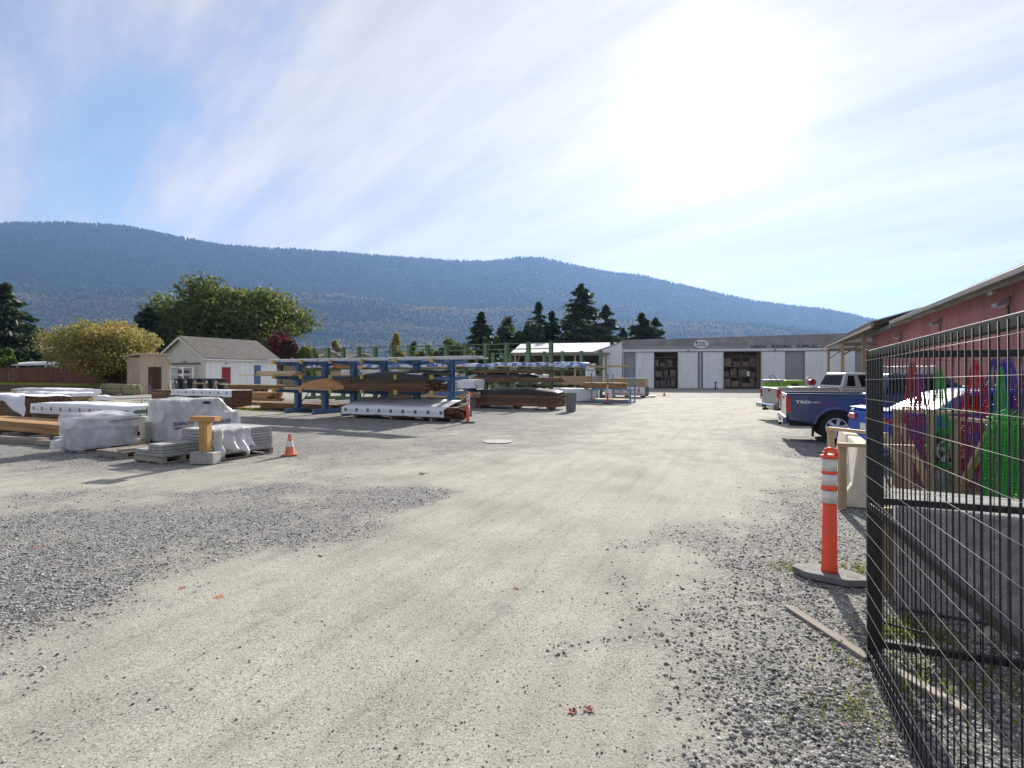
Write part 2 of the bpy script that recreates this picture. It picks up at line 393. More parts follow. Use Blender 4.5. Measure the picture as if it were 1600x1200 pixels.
wrap_mat('wrap_grey', (0.10, 0.16, 0.16), 0.52, 0.60, 0.71)
wrap_mat('wrap_far', (0.06, 0.07, 0.09), 0.62, 0.74, 0.84)

def leaf_mat(name, trans=0.35):
    m = bpy.data.materials.new(name); m.use_nodes = True; nt = m.node_tree; nt.nodes.clear()
    out = N(nt, 'ShaderNodeOutputMaterial'); at_ = N(nt, 'ShaderNodeVertexColor'); at_.layer_name = 'Col'
    df = N(nt, 'ShaderNodeBsdfPrincipled'); df.inputs['Roughness'].default_value = 0.6; df.inputs['Specular IOR Level'].default_value = 0.25 if trans > 0 else 0.0
    tl = N(nt, 'ShaderNodeBsdfTranslucent'); mx = N(nt, 'ShaderNodeMixShader'); mx.inputs[0].default_value = trans
    nt.links.new(at_.outputs[0], df.inputs['Base Color']); nt.links.new(at_.outputs[0], tl.inputs[0])
    nt.links.new(df.outputs[0], mx.inputs[1]); nt.links.new(tl.outputs[0], mx.inputs[2]); nt.links.new(mx.outputs[0], out.inputs[0])
    MATS[name] = m
leaf_mat('leaves', 0.42); leaf_mat('needles', 0.3); leaf_mat('far_forest', 0.0)

def vc_mat(name, rough=0.9):
    m = bpy.data.materials.new(name); m.use_nodes = True; nt = m.node_tree
    a = N(nt, 'ShaderNodeVertexColor'); a.layer_name = 'Col'
    b = nt.nodes['Principled BSDF']; b.inputs['Roughness'].default_value = rough
    nt.links.new(a.outputs[0], b.inputs['Base Color']); MATS[name] = m
vc_mat('stone')

# ================================================================== THE SETTING
def fft_noise(ny, nx, beta, seed):
    r = np.random.default_rng(seed)
    f = np.fft.rfft2(r.standard_normal((ny, nx)))
    ky = np.fft.fftfreq(ny)[:, None] * ny; kx = np.fft.rfftfreq(nx)[None, :] * nx
    k = np.sqrt(kx ** 2 + ky ** 2); k[0, 0] = 1
    f = f / k ** beta; f[0, 0] = 0
    a = np.fft.irfft2(f, s=(ny, nx)); return (a - a.mean()) / a.std()
def sample(img, u, v):       # bilinear, u,v in 0..1 (u along columns)
    ny, nx = img.shape
    x = np.clip(u, 0, 1) * (nx - 1); y = np.clip(v, 0, 1) * (ny - 1)
    x0 = np.minimum(x.astype(int), nx - 2); y0 = np.minimum(y.astype(int), ny - 2); fx = x - x0; fy = y - y0
    return (img[y0, x0] * (1 - fx) + img[y0, x0 + 1] * fx) * (1 - fy) + (img[y0 + 1, x0] * (1 - fx) + img[y0 + 1, x0 + 1] * fx) * fy
def in_poly(X, Y, poly):
    r = np.zeros(X.shape, bool); n = len(poly)
    for i in range(n):
        x0, y0 = poly[i]; x1, y1 = poly[(i + 1) % n]
        c = ((y0 > Y) != (y1 > Y)) & (X < (x1 - x0) * (Y - y0) / (y1 - y0 + 1e-12) + x0); r ^= c
    return r
def blur(a, k):
    for ax in (0, 1):
        c = np.cumsum(np.pad(a, [(k + 1, k) if i == ax else (0, 0) for i in (0, 1)], mode='edge'), axis=ax)
        n = a.shape[ax]; w = 2 * k + 1
        a = (np.take(c, range(w, w + n), axis=ax) - np.take(c, range(0, n), axis=ax)) / w
    return a

# packed pale dirt of the driveway and the yard against loose grey gravel
GX0, GX1, GY0, GY1 = -22.0, 22.0, 1.0, 49.0
gx = np.linspace(GX0, GX1, 441); gy = np.linspace(GY0, GY1, 481)
GXX, GYY = np.meshgrid(gx, gy)
def G2(pts): return [tuple(gp(*p)[:2]) for p in pts]
drive = G2([(-300, 1200), (0, 1000), (180, 975), (420, 880), (600, 812), (720, 755), (850, 700), (960, 665), (1000, 640), (1010, 622), (1230, 622), (1236, 650), (1262, 690), (1270, 740), (1200, 790), (1085, 830), (1050, 870), (1030, 940), (1000, 1010), (955, 1150), (930, 1400), (600, 2400), (-900, 2400)])
band = G2([(-700, 728), (0, 728), (250, 735), (450, 724), (640, 705), (800, 690), (850, 700), (700, 752), (520, 790), (330, 800), (120, 785), (0, 795), (-700, 815)])
soft = G2([(500, 800), (640, 760), (760, 705), (640, 690), (460, 700), (300, 730), (200, 760), (330, 800)])
dm = in_poly(GXX, GYY, drive) * 1.0; dm = np.maximum(dm, in_poly(GXX, GYY, band) * 0.85); dm = np.maximum(dm, in_poly(GXX, GYY, soft) * 0.55)
dm = np.where((GYY > 13) & (dm < 0.5), 0.28, dm)
dm = np.where((GXX < -9) & (GYY > 22), np.maximum(dm, 0.62), dm)
dm = dm * 0.80
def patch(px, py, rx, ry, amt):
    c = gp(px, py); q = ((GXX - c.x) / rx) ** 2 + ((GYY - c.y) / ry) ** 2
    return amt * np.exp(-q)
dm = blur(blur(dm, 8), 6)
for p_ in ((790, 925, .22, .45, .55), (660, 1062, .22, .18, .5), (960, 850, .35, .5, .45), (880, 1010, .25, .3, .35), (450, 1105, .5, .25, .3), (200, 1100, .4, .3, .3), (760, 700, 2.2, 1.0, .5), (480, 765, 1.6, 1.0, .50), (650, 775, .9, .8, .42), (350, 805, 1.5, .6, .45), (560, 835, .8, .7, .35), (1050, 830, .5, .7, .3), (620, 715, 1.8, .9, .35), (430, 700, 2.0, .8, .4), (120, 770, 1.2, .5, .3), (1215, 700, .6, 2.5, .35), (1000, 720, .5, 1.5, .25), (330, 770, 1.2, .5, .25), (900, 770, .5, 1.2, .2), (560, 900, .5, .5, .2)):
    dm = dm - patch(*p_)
nz = fft_noise(481, 441, 1.25, 3); nz2 = fft_noise(481, 441, 0.8, 5)
# tyre streaks along the driveway
sa = R(23); along = GXX * math.sin(sa) + GYY * math.cos(sa); across = GXX * math.cos(sa) - GYY * math.sin(sa)
ST1 = np.clip(fft_noise(4, 900, 0.7, 9)[1], -2, 1.2)
st = np.interp(across.ravel(), np.linspace(-40, 40, 900), ST1).reshape(across.shape)
dm = np.clip(dm + 0.17 * nz + 0.12 * nz2 + 0.15 * st * (dm > 0.2), 0, 1)
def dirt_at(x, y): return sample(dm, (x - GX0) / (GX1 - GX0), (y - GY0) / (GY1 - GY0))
hz = fft_noise(481, 441, 1.5, 21)
def rut(x, y):
    a = x * math.cos(sa) - y * math.sin(sa); return np.interp(a, np.linspace(-40, 40, 900), ST1) * 0.0045 - 0.004
def relief(x, y):
    e = np.clip(np.minimum(np.minimum(x - GX0, GX1 - x), np.minimum(y - GY0, GY1 - y)), 0, 1)
    return sample(hz, (x - GX0) / (GX1 - GX0), (y - GY0) / (GY1 - GY0)) * 0.0035 * e - 0.006 + rut(x, y) * e

def ground_mat():
    m = bpy.data.materials.new('gravel_yard'); m.use_nodes = True; nt = m.node_tree
    b = nt.nodes['Principled BSDF']; b.inputs['Roughness'].default_value = 0.95; b.inputs['Specular IOR Level'].default_value = 0.2
    geo = N(nt, 'ShaderNodeNewGeometry')
    ad = N(nt, 'ShaderNodeAttribute'); ad.attribute_name = 'dirt'
    af = N(nt, 'ShaderNodeAttribute'); af.attribute_name = 'field'
    def noise(s, d=6, r=0.6, v=geo.outputs['Position']):
        n = N(nt, 'ShaderNodeTexNoise'); n.inputs['Scale'].default_value = s; n.inputs['Detail'].default_value = d; n.inputs['Roughness'].default_value = r
        nt.links.new(v, n.inputs['Vector']); return n.outputs['Fac']
    vo = N(nt, 'ShaderNodeTexVoronoi'); vo.inputs['Scale'].default_value = 52.0; nt.links.new(geo.outputs['Position'], vo.inputs['Vector'])
    vo2 = N(nt, 'ShaderNodeTexVoronoi'); vo2.inputs['Scale'].default_value = 23.0; nt.links.new(geo.outputs['Position'], vo2.inputs['Vector'])
    sepc = N(nt, 'ShaderNodeSeparateColor'); nt.links.new(vo.outputs['Color'], sepc.inputs[0])
    grav = ramp(nt, sepc.outputs[0], [(0.0, (0.09, 0.09, 0.088)), (0.35, (0.175, 0.175, 0.168)), (0.75, (0.275, 0.272, 0.258)), (1.0, (0.46, 0.45, 0.42))])
    crack = ramp(nt, vo.outputs['Distance'], [(0.35, 1.0), (0.75, 0.62)])
    grav = mix_col(nt, 1.0, grav, crack, 'MULTIPLY')
    fine = noise(3.2, 9, 0.68)
    dirt = mix_col(nt, ramp(nt, fine, [(0.3, 0.0), (0.7, 1.0)]), (0.415, 0.403, 0.343), (0.295, 0.288, 0.248))
    grit = noise(85, 3, 0.6)
    dirt = mix_col(nt, 1.0, dirt, ramp(nt, grit, [(0.32, 0.68), (0.46, 1.0), (0.62, 1.0), (0.72, 1.16)]), 'MULTIPLY')
    # pebbles pressed into the dirt
    s2 = N(nt, 'ShaderNodeSeparateColor'); nt.links.new(vo2.outputs['Color'], s2.inputs[0])
    peb = math_n(nt, 'MULTIPLY', math_n(nt, 'GREATER_THAN', s2.outputs[1], 0.93), math_n(nt, 'LESS_THAN', vo2.outputs['Distance'], 0.33))
    dirt = mix_col(nt, math_n(nt, 'MULTIPLY', peb, 0.0), dirt, (0.12, 0.12, 0.12))
    vs = N(nt, 'ShaderNodeTexVoronoi'); vs.inputs['Scale'].default_value = 120.0; nt.links.new(geo.outputs['Position'], vs.inputs['Vector'])
    s3 = N(nt, 'ShaderNodeSeparateColor'); nt.links.new(vs.outputs['Color'], s3.inputs[0])
    dirt = mix_col(nt, 1.0, dirt, ramp(nt, s3.outputs[2], [(0.0, 0.45), (0.10, 0.62), (0.17, 0.95), (0.80, 1.0), (0.93, 1.12), (1.0, 1.4)]), 'MULTIPLY')
    # wheel-worn streaks: lighter dust and darker damp fines along the driveway
    mps = N(nt, 'ShaderNodeMapping'); mps.vector_type = 'TEXTURE'; mps.inputs['Rotation'].default_value = (0, 0, R(-24)); mps.inputs['Scale'].default_value = (0.30, 3.6, 1); nt.links.new(geo.outputs['Position'], mps.inputs[0])
    stk = noise(1.6, 9, 0.7, mps.outputs[0])
    dirt = mix_col(nt, 1.0, dirt, ramp(nt, stk, [(0.30, 0.76), (0.48, 1.0), (0.70, 1.08)]), 'MULTIPLY')
    dirt = mix_col(nt, 1.0, dirt, ramp(nt, noise(0.8, 9, 0.72), [(0.32, 0.68), (0.5, 1.0), (0.68, 1.10)]), 'MULTIPLY')
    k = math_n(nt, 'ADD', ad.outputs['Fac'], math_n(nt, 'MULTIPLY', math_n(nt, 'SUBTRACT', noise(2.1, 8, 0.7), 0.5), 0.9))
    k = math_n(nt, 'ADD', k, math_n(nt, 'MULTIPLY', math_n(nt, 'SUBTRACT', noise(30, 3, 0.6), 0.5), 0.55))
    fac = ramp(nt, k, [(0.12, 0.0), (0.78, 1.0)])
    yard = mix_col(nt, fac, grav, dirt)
    fld = mix_col(nt, noise(0.05, 6), (0.13, 0.16, 0.05), (0.20, 0.19, 0.09))
    nt.links.new(mix_col(nt, af.outputs['Fac'], yard, fld), b.inputs['Base Color'])
    hgt = math_n(nt, 'ADD', math_n(nt, 'MULTIPLY', math_n(nt, 'SUBTRACT', 1.0, vo.outputs['Distance']), math_n(nt, 'SUBTRACT', 1.15, fac)), math_n(nt, 'MULTIPLY', grit, 0.35))
    hgt = math_n(nt, 'ADD', hgt, math_n(nt, 'MULTIPLY', fine, 0.8))
    bn = N(nt, 'ShaderNodeBump'); bn.inputs['Strength'].default_value = 0.55; bn.inputs['Distance'].default_value = 0.012
    nt.links.new(hgt, bn.inputs['Height']); nt.links.new(bn.outputs[0], b.inputs['Normal'])
    MATS['ground'] = m
ground_mat()

def build_ground():
    far = np.array([25, 30, 38, 50, 70, 100, 160, 260, 450, 800, 1400, 2400, 4000, 6900.0])
    xs = np.concatenate([-far[::-1], np.linspace(GX0, GX1, 353), far])
    ys = np.concatenate([[-300, -120, -40, -12, -4, -1.0], np.linspace(GY0, GY1, 385), [52, 56, 62, 70, 85, 110, 160, 260, 450, 800, 1400, 2400, 4000, 6900.0]])
    X, Y = np.meshgrid(xs, ys); n = len(xs)
    ins = (X >= GX0) & (X <= GX1) & (Y >= GY0) & (Y <= GY1)
    Z = np.where(ins, relief(X, Y), -0.012)
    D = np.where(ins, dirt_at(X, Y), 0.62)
    F = np.clip((np.maximum(np.abs(X) - 42, 0) + np.maximum(Y - 75, 0)) / 8, 0, 1)
    i = np.arange(len(ys) - 1)[:, None] * n + np.arange(n - 1)[None, :]
    faces = np.stack([i, i + 1, i + n + 1, i + n], -1).reshape(-1, 4)
    me = np_mesh('ground', np.stack([X, Y, Z], -1).reshape(-1, 3), faces, MATS['ground'], smooth=True, attr={'dirt': D.ravel(), 'field': F.ravel()})
    structure(link('ground', me))
build_ground()

OCT_V = np.array([(1, 0, 0), (0, 1, 0), (-1, 0, 0), (0, -1, 0), (0, 0, 1), (0, 0, -1)], np.float32)
OCT_F = np.array([(0, 1, 4), (1, 2, 4), (2, 3, 4), (3, 0, 4), (1, 0, 5), (2, 1, 5), (3, 2, 5), (0, 3, 5)])
def octas(c, sx, sy, sz, ang, jit, rng):
    n = len(c)
    v = OCT_V[None] * np.stack([sx, sy, sz], -1)[:, None, :]
    v = v * (1 + jit * rng.standard_normal((n, 6, 1))) + jit * 0.5 * sx[:, None, None] * rng.standard_normal((n, 6, 3))
    ca, sa_ = np.cos(ang)[:, None], np.sin(ang)[:, None]
    v = np.stack([v[..., 0] * ca - v[..., 1] * sa_, v[..., 0] * sa_ + v[..., 1] * ca, v[..., 2]], -1)
    v = v + c[:, None, :]
    f = OCT_F[None] + (np.arange(n) * 6)[:, None, None]
    return v.reshape(-1, 3), f.reshape(-1, 3)

def build_gravel():
    r = np.random.default_rng(77); n = 190000
    y = 1 / (1 / 12.0 + r.random(n) * (1 / 1.7 - 1 / 12.0)); x = (r.random(n) * 2.3 - 1.15) * y
    ok = (x > GX0) & (x < GX1); x, y = x[ok], y[ok]
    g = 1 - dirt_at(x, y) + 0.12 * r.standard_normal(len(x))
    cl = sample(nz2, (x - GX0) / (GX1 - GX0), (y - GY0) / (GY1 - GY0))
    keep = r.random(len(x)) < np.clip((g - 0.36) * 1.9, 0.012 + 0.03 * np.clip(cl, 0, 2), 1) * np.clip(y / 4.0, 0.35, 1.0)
    x, y, g = x[keep], y[keep], g[keep]; m = len(x)
    s = 0.0030 + 0.0105 * r.random(m) ** 2.6 + (r.random(m) < 0.03) * 0.010 * r.random(m)
    s *= np.where(g > 0.42, 1.0, 0.62)
    c = np.stack([x, y, relief(x, y) + s * 0.25], -1)
    v, f = octas(c, s * (0.8 + 0.6 * r.random(m)), s * (0.7 + 0.5 * r.random(m)), s * (0.5 + 0.35 * r.random(m)), r.random(m) * 6.3, 0.16, r)
    b = np.clip(0.25 + 0.13 * r.standard_normal(m) + (r.random(m) < .05) * .25, 0.05, 0.7)
    col = np.stack([b * (0.99 + 0.07 * r.random(m)), b, b * (0.88 + 0.12 * r.random(m))], -1)
    me = np_mesh('gravel', v, f, MATS['stone'], np.repeat(col, 6, 0)); o = stuff(link('gravel', me))
    tag(o, 'loose grey crushed gravel lying over the pale dirt driveway', 'gravel')
build_gravel()

# ------------------------------------------------------------------ mountain and its forest
RIDGE = [(-1600, 420), (-900, 380), (-400, 356), (0, 352), (100, 351), (200, 357), (280, 373), (345, 385), (430, 391), (520, 396), (600, 402), (700, 409), (760, 411), (810, 405), (850, 405), (900, 418), (945, 427), (1000, 432), (1060, 446), (1120, 460), (1180, 474), (1240, 480), (1290, 485), (1350, 499), (1420, 514), (1520, 532), (1700, 556), (2100, 574), (2600, 583)]
YR, YF = 3400.0, 1450.0
def build_mountain():
    xs = np.linspace(-6400, 5600, 300); ys = np.concatenate([np.linspace(YF, YR, 110), np.linspace(YR + 60, YR + 1300, 22)])
    X, Y = np.meshgrid(xs, ys)
    rx = np.array([(p[0] - 800) / FPX * YR for p in RIDGE]); rh = np.array([(HOR - p[1]) / FPX * YR for p in RIDGE])
    H = np.interp(X, rx, rh)
    t = (Y - YF) / (YR - YF)
    prof = np.where(t <= 1, 0.30 * t + 0.70 * np.clip(t, 0, 1) ** 1.9, 1 - 0.55 * (t - 1) ** 1.4)
    n1 = fft_noise(132, 300, 1.7, 41); n2 = fft_noise(132, 300, 1.2, 42)
    env = np.sin(np.clip(t, 0, 1) * math.pi) ** 0.8
    Z = H * prof + env * np.clip(H / 600, 0.15, 1) * (46 * n1 + 15 * n2) + 3 * n2 * np.clip(t, 0, 1)
    # a wooded bench part way up
    Z += 40 * np.exp(-((t - 0.42) / 0.10) ** 2) * np.clip(H / 700, 0, 1)
    Z = np.where(t <= 0.001, -2, np.maximum(Z, -2))
    n = len(xs); i = np.arange(len(ys) - 1)[:, None] * n + np.arange(n - 1)[None, :]
    pmat('forest_floor', (0.035, 0.05, 0.028), (0.055, 0.055, 0.03), 0.01, 1.0)
    me = np_mesh('mountain', np.stack([X, Y, Z], -1).reshape(-1, 3), np.stack([i, i + 1, i + n + 1, i + n], -1).reshape(-1, 4), MATS['forest_floor'], smooth=True)
    structure(link('mountain', me))
    r = np.random.default_rng(5); m = 105000
    y = np.sqrt(r.random(m) * (3460 ** 2 - 900 ** 2) + 900 ** 2); x = (r.random(m) * 2.04 - 1.02) * y
    u = (x - xs[0]) / (xs[-1] - xs[0]); v = np.interp(y, ys, np.linspace(0, 1, len(ys)))
    z = np.where(y < YF, 0, sample(Z, u, v)); z = np.maximum(z, 0)
    tt = (y - YF) / (YR - YF)
    patch = sample(fft_noise(132, 300, 1.15, 51), u, v)
    dec = (patch + 0.42 * r.standard_normal(m) - 1.6 * (tt - 0.36)) > 0.5
    keep = (z > -1) & ((y > YF) | (np.abs(x) > 0))
    h = np.where(dec, 11 + 7 * r.random(m), 17 + 14 * r.random(m)); w = np.where(dec, 5 + 3.0 * r.random(m), 3.4 + 2.2 * r.random(m))
    c = np.stack([x, y, z + h * 0.42], -1)
    vv, ff = octas(c, w, w, h * 0.5, r.random(m) * 6.3, 0.10, r)
    con = np.array([0.022, 0.046, 0.028]) * (0.7 + 0.7 * r.random((m, 1)))
    pal = np.array([(0.19, 0.15, 0.05), (0.22, 0.125, 0.045), (0.13, 0.14, 0.05), (0.17, 0.14, 0.08)])[r.integers(0, 4, m)] * (0.7 + 0.6 * r.random((m, 1)))
    col = np.where(dec[:, None], pal, con)
    me = np_mesh('mountain_forest', vv, ff, MATS['far_forest'], np.repeat(col, 6, 0))
    tag(stuff(link('mountain_forest', me)), 'dark conifers and patches of autumn trees covering the far mountain', 'forest')
build_mountain()

def build_haze():
    m = bpy.data.materials.new('haze_air'); m.use_nodes = True; nt = m.node_tree; nt.nodes.clear()
    out = N(nt, 'ShaderNodeOutputMaterial'); pv = N(nt, 'ShaderNodeVolumePrincipled')
    pv.inputs['Color'].default_value = (0.32, 0.54, 1.0, 1); pv.inputs['Density'].default_value = 0.000095; pv.inputs['Anisotropy'].default_value = 0.36
    nt.links.new(pv.outputs[0], out.inputs['Volume'])
    o = MB().box(-7000, 7000, -400, 7000, -4, 1080).build('haze', m); stuff(o)
    tag(o, 'thin blue autumn haze hanging before the mountain', 'haze')
build_haze()

# ------------------------------------------------------------------ trees
def leaf_quads(P, size, col, rng, radial=None, aspect=0.6):
    n = len(P)
    a = rng.standard_normal((n, 3))
    if radial is not None: a = radial + 0.35 * a
    a /= np.linalg.norm(a, axis=1, keepdims=True)
    b = rng.standard_normal((n, 3)); b -= (b * a).sum(1, keepdims=True) * a; b /= np.linalg.norm(b, axis=1, keepdims=True)
    s = (size * (0.6 + 0.8 * rng.random(n)))[:, None]
    a = a * s; b = b * s * aspect
    v = np.stack([P - a, P - 0.1 * a - b, P + a, P - 0.1 * a + b], 1).reshape(-1, 3)
    f = np.arange(n * 4).reshape(-1, 4)
    return v, f, np.repeat(col, 4, 0)

def tree_broad(name, label, loc, height, rx, rz_, base, n, size, pal, cat='tree', seed=0, group=None, clumps=26, trunk=0.3, flat=1.0, ry=None):
    """Tapered trunk and limbs, crown of clumps of leaves.  base: height of the crown's underside."""
    r = np.random.default_rng(seed + 100); ry = ry or rx
    root = thing(name, label, cat, loc, 0, group)
    cz = base + (height - base) * 0.52; hz_ = (height - base) / 2
    cs = []
    for k in range(clumps):
        d = r.standard_normal(3); d /= np.linalg.norm(d); q = (0.42 + 0.48 * r.random()) if k else 0.1
        s = (0.17 + 0.20 * r.random())
        cs.append((d[0] * rx * q, d[1] * ry * q, cz + d[2] * hz_ * q * flat, rx * s, ry * s, hz_ * s * 1.15))
    cs = np.array(cs); w = cs[:, 3] ** 2; idx = r.choice(len(cs), n, p=w / w.sum())
    d = r.standard_normal((n, 3)); d /= np.linalg.norm(d, axis=1, keepdims=True)
    q = (0.30 + 0.75 * r.random(n) ** 0.7)[:, None]; q *= 1 + 0.12 * r.standard_normal((n, 1))
    P = cs[idx, :3] + d * cs[idx, 3:] * q
    P[:, 2] = np.maximum(P[:, 2], base * 0.75)
    pal = np.array(pal); cl = pal[r.integers(0, len(pal), len(cs))]
    col = 0.55 * cl[idx] + 0.45 * pal[r.integers(0, len(pal), n)]; col *= (0.7 + 0.6 * r.random((n, 1)))
    v, f, c = leaf_quads(P, np.full(n, size), col, r)
    link('crown', np_mesh('crown', v, f, MATS['leaves'], c), root)
    tb = MB(); tb.cyl((0, 0, -0.1), (0, 0, base + hz_ * 0.35), trunk, 9, trunk * 0.6)
    for k in range(1, min(len(cs), 12)):
        a = (0, 0, base * 0.8 + hz_ * 0.3 * r.random()); tb.cyl(a, tuple(cs[k, :3]), trunk * 0.42, 6, trunk * 0.12)
    tb.build('trunk', MATS['bark'], root, smooth=True)
    return root

def tree_conifer(name, label, loc, height, rad, n, size, pal, seed=0, group=None, base=0.06, sparse=1.0, power=0.85, cat='tree'):
    rad *= 1.55; n = int(n * 2.8); size *= 1.1; power *= .88
    r = np.random.default_rng(seed + 500); root = thing(name, label, cat, loc, 0, group)
    nb = int(60 + height * 5)
    bt = r.random(nb) ** 1.15; ba = r.random(nb) * 2 * math.pi; bl = (0.72 + 0.45 * r.random(nb)) * sparse
    k = r.integers(0, nb, n); s = r.random(n) ** 0.55
    t = bt[k]; L = rad * (1 - t) ** power * bl[k] + 0.15
    droop = -0.28 * L * s ** 1.5 + 0.10 * L * s
    z = height * (base + (0.985 - base) * t) + droop
    spread = (0.10 + 0.16 * s) * L
    x = np.cos(ba[k]) * L * s + r.standard_normal(n) * spread; y = np.sin(ba[k]) * L * s + r.standard_normal(n) * spread
    z = z + r.standard_normal(n) * 0.05 * L
    top = r.random(n) < 0.04; x[top] *= 0.1; y[top] *= 0.1; z[top] = height * (0.88 + 0.13 * r.random(top.sum()))
    P = np.stack([x, y, np.maximum(z, 0.1)], -1)
    rd = np.stack([np.cos(ba[k]), np.sin(ba[k]), np.full(n, -0.35)], -1)
    pal = np.array(pal); col = pal[r.integers(0, len(pal), n)] * (0.6 + 0.8 * r.random((n, 1)))
    v, f, c = leaf_quads(P, np.full(n, size), col, r, rd, 0.45)
    link('crown', np_mesh('crown', v, f, MATS['needles'], c), root)
    MB().cyl((0, 0, -0.1), (0, 0, height * 0.97), max(0.12, height * 0.016), 8, 0.03).build('trunk', MATS['bark'], root, smooth=True)
    return root

DARK = [(0.042, 0.068, 0.032), (0.058, 0.085, 0.038), (0.034, 0.056, 0.028)]
PINE = [(0.055, 0.080, 0.032), (0.075, 0.095, 0.036), (0.04, 0.062, 0.028)]
GREEN = [(0.10, 0.14, 0.036), (0.13, 0.165, 0.042), (0.20, 0.205, 0.05), (0.08, 0.11, 0.032)]
YELLOW = [(0.38, 0.31, 0.085), (0.28, 0.27, 0.08), (0.42, 0.28, 0.11), (0.19, 0.21, 0.06), (0.24, 0.25, 0.075)]
BUSH = [(0.10, 0.14, 0.03), (0.22, 0.21, 0.04), (0.07, 0.10, 0.025)]
def T(px, d, py): return at(px, d), zz(py, d)

l, h = T(8, 78, 446); tree_conifer('conifer_tree', 'tall dark conifer rising behind the white gabled house', l, h, 3.6, 5200, 0.42, DARK, 1)
l, h = T(170, 50, 495); tree_broad('maple_tree', 'yellowing maple tree in front of the brown fence beside the tan shed', l, h, 4.9, 0, 0.9, 30000, 0.115, YELLOW, seed=2, clumps=54, trunk=0.16)
l, h = T(360, 84, 448); tree_broad('walnut_tree', 'huge spreading green tree behind the white garage', l, h, 10.6, 0, 2.4, 60000, 0.30, GREEN, seed=3, clumps=90, trunk=0.55)
l, h = T(232, 74, 484); tree_conifer('cedar_tree', 'dark narrow cedar at the edge of the huge spreading tree', l, h, 2.0, 3600, 0.35, DARK, 4, power=0.6)
l, h = T(440, 70, 519); tree_broad('plum_tree', 'dark red leaved plum tree beside the white garage roof', l, h, 2.6, 0, 2.0, 5200, 0.22, [(0.10, 0.03, 0.03), (0.14, 0.035, 0.035), (0.06, 0.022, 0.022)], seed=5, clumps=14, trunk=0.15)
l, h = T(478, 72, 528); tree_broad('shrub', 'bright yellow green shrub beside the dark red plum tree', l, h, 2.0, 0, 0.4, 4600, 0.20, [(0.20, 0.24, 0.03), (0.15, 0.19, 0.03)], seed=6, clumps=12, trunk=0.1, cat='shrub')
for px, d, py, w, s, lab in ((621, 78, 522, 1.7, 7, 'small yellow leaved tree poking up above the far green rack'), (528, 95, 532, 1.8, 8, 'small pale autumn tree far behind the blue rack'), (652, 84, 533, 1.5, 9, 'low yellow green bush just above the far green rack')):
    l, h = T(px, d, py); tree_broad('small_tree', lab, l, h, w, 0, 1.0, 2600, 0.24, YELLOW if s != 9 else BUSH, seed=s, clumps=10, trunk=0.1)
for px, d, py, w, s, lab in ((705, 76, 532, 3.0, 10, 'rounded hedge bush behind the tops of the green posts'), (738, 66, 533, 1.9, 11, 'yellow green bush at the foot of the lone spruce'), (770, 80, 522, 1.8, 12, 'thin yellow tree between the lone spruce and the broad pine'), (668, 90, 541, 3.4, 13, 'low dark hedge behind the far green rack')):
    l, h = T(px, d, py); tree_broad('bush', lab, l, h, w, 0, 0.3, 4200, 0.22, BUSH if s != 13 else GREEN, seed=s, clumps=12, trunk=0.1, cat='bush')
l, h = T(752, 88, 490); tree_conifer('spruce_tree', 'lone dark spruce behind the green rack posts', l, h, 2.4, 3400, 0.36, DARK, 14)
l, h = T(812, 86, 487); tree_broad('pine_tree', 'broad round headed pine behind the open shed', l, h, 3.9, 0, 2.0, 8000, 0.30, PINE, seed=15, clumps=20, trunk=0.25)
G_ = 'conifers behind the open shed and warehouse'
for px, d, py, w, n, s, pw, lab in ((842, 92, 474, 2.0, 3200, 16, 0.8, 'narrow conifer just behind the broad round headed pine'), (862, 92, 488, 2.0, 3000, 17, 0.75, 'second narrow conifer behind the broad round headed pine'),
        (947, 90, 479, 2.3, 3400, 19, 0.8, 'pointed conifer behind the join of open shed and warehouse'), (974, 96, 514, 1.6, 1500, 20, 0.8, 'short conifer tip peeping over the warehouse roof'),
        (1003, 92, 491, 2.6, 3400, 21, 0.8, 'stout conifer over the warehouse parapet'), (1024, 96, 498, 2.2, 2800, 22, 0.8, 'last conifer over the warehouse parapet with a yellowish side'),
        (890, 84, 503, 1.9, 3400, 23, 0.35, 'clipped cedar hedge tree behind the shed roof, first of three'), (912, 84, 506, 1.9, 3400, 24, 0.35, 'clipped cedar hedge tree under the tall ragged fir'), (930, 85, 507, 1.8, 3200, 25, 0.35, 'clipped cedar hedge tree beside the pointed conifer')):
    l, h = T(px, d, py); tree_conifer('conifer_tree', lab, l, h, w, n, 0.34, PINE if s in (22, 23, 24, 25) else DARK, s, G_, power=pw)
l, h = T(908, 95, 446); tree_conifer('fir_tree', 'tall ragged fir standing above all the other conifers', l, h, 2.9, 3600, 0.36, PINE, 18, sparse=0.9, power=0.55)
l, h = T(985, 150, 527); tree_broad('tree', 'faint distant tree behind the conifers over the warehouse', l, h, 5, 0, 2, 2500, 0.5, PINE, seed=26, clumps=10)
l, h = T(6, 66, 541); tree_broad('hedge', 'bright green hedge in front of the tall dark conifer', l, h, 1.5, 0, 0.2, 4200, 0.22, [(0.10, 0.15, 0.025), (0.07, 0.11, 0.02)], seed=27, clumps=14, trunk=0.08, cat='hedge')
l, h = T(60, 120, 520); tree_broad('tree', 'yellow green tree far behind the white gabled house', l, h, 7, 0, 2, 4500, 0.45, [(0.20, 0.2, 0.05), (0.13, 0.15, 0.04)], seed=28, clumps=16)

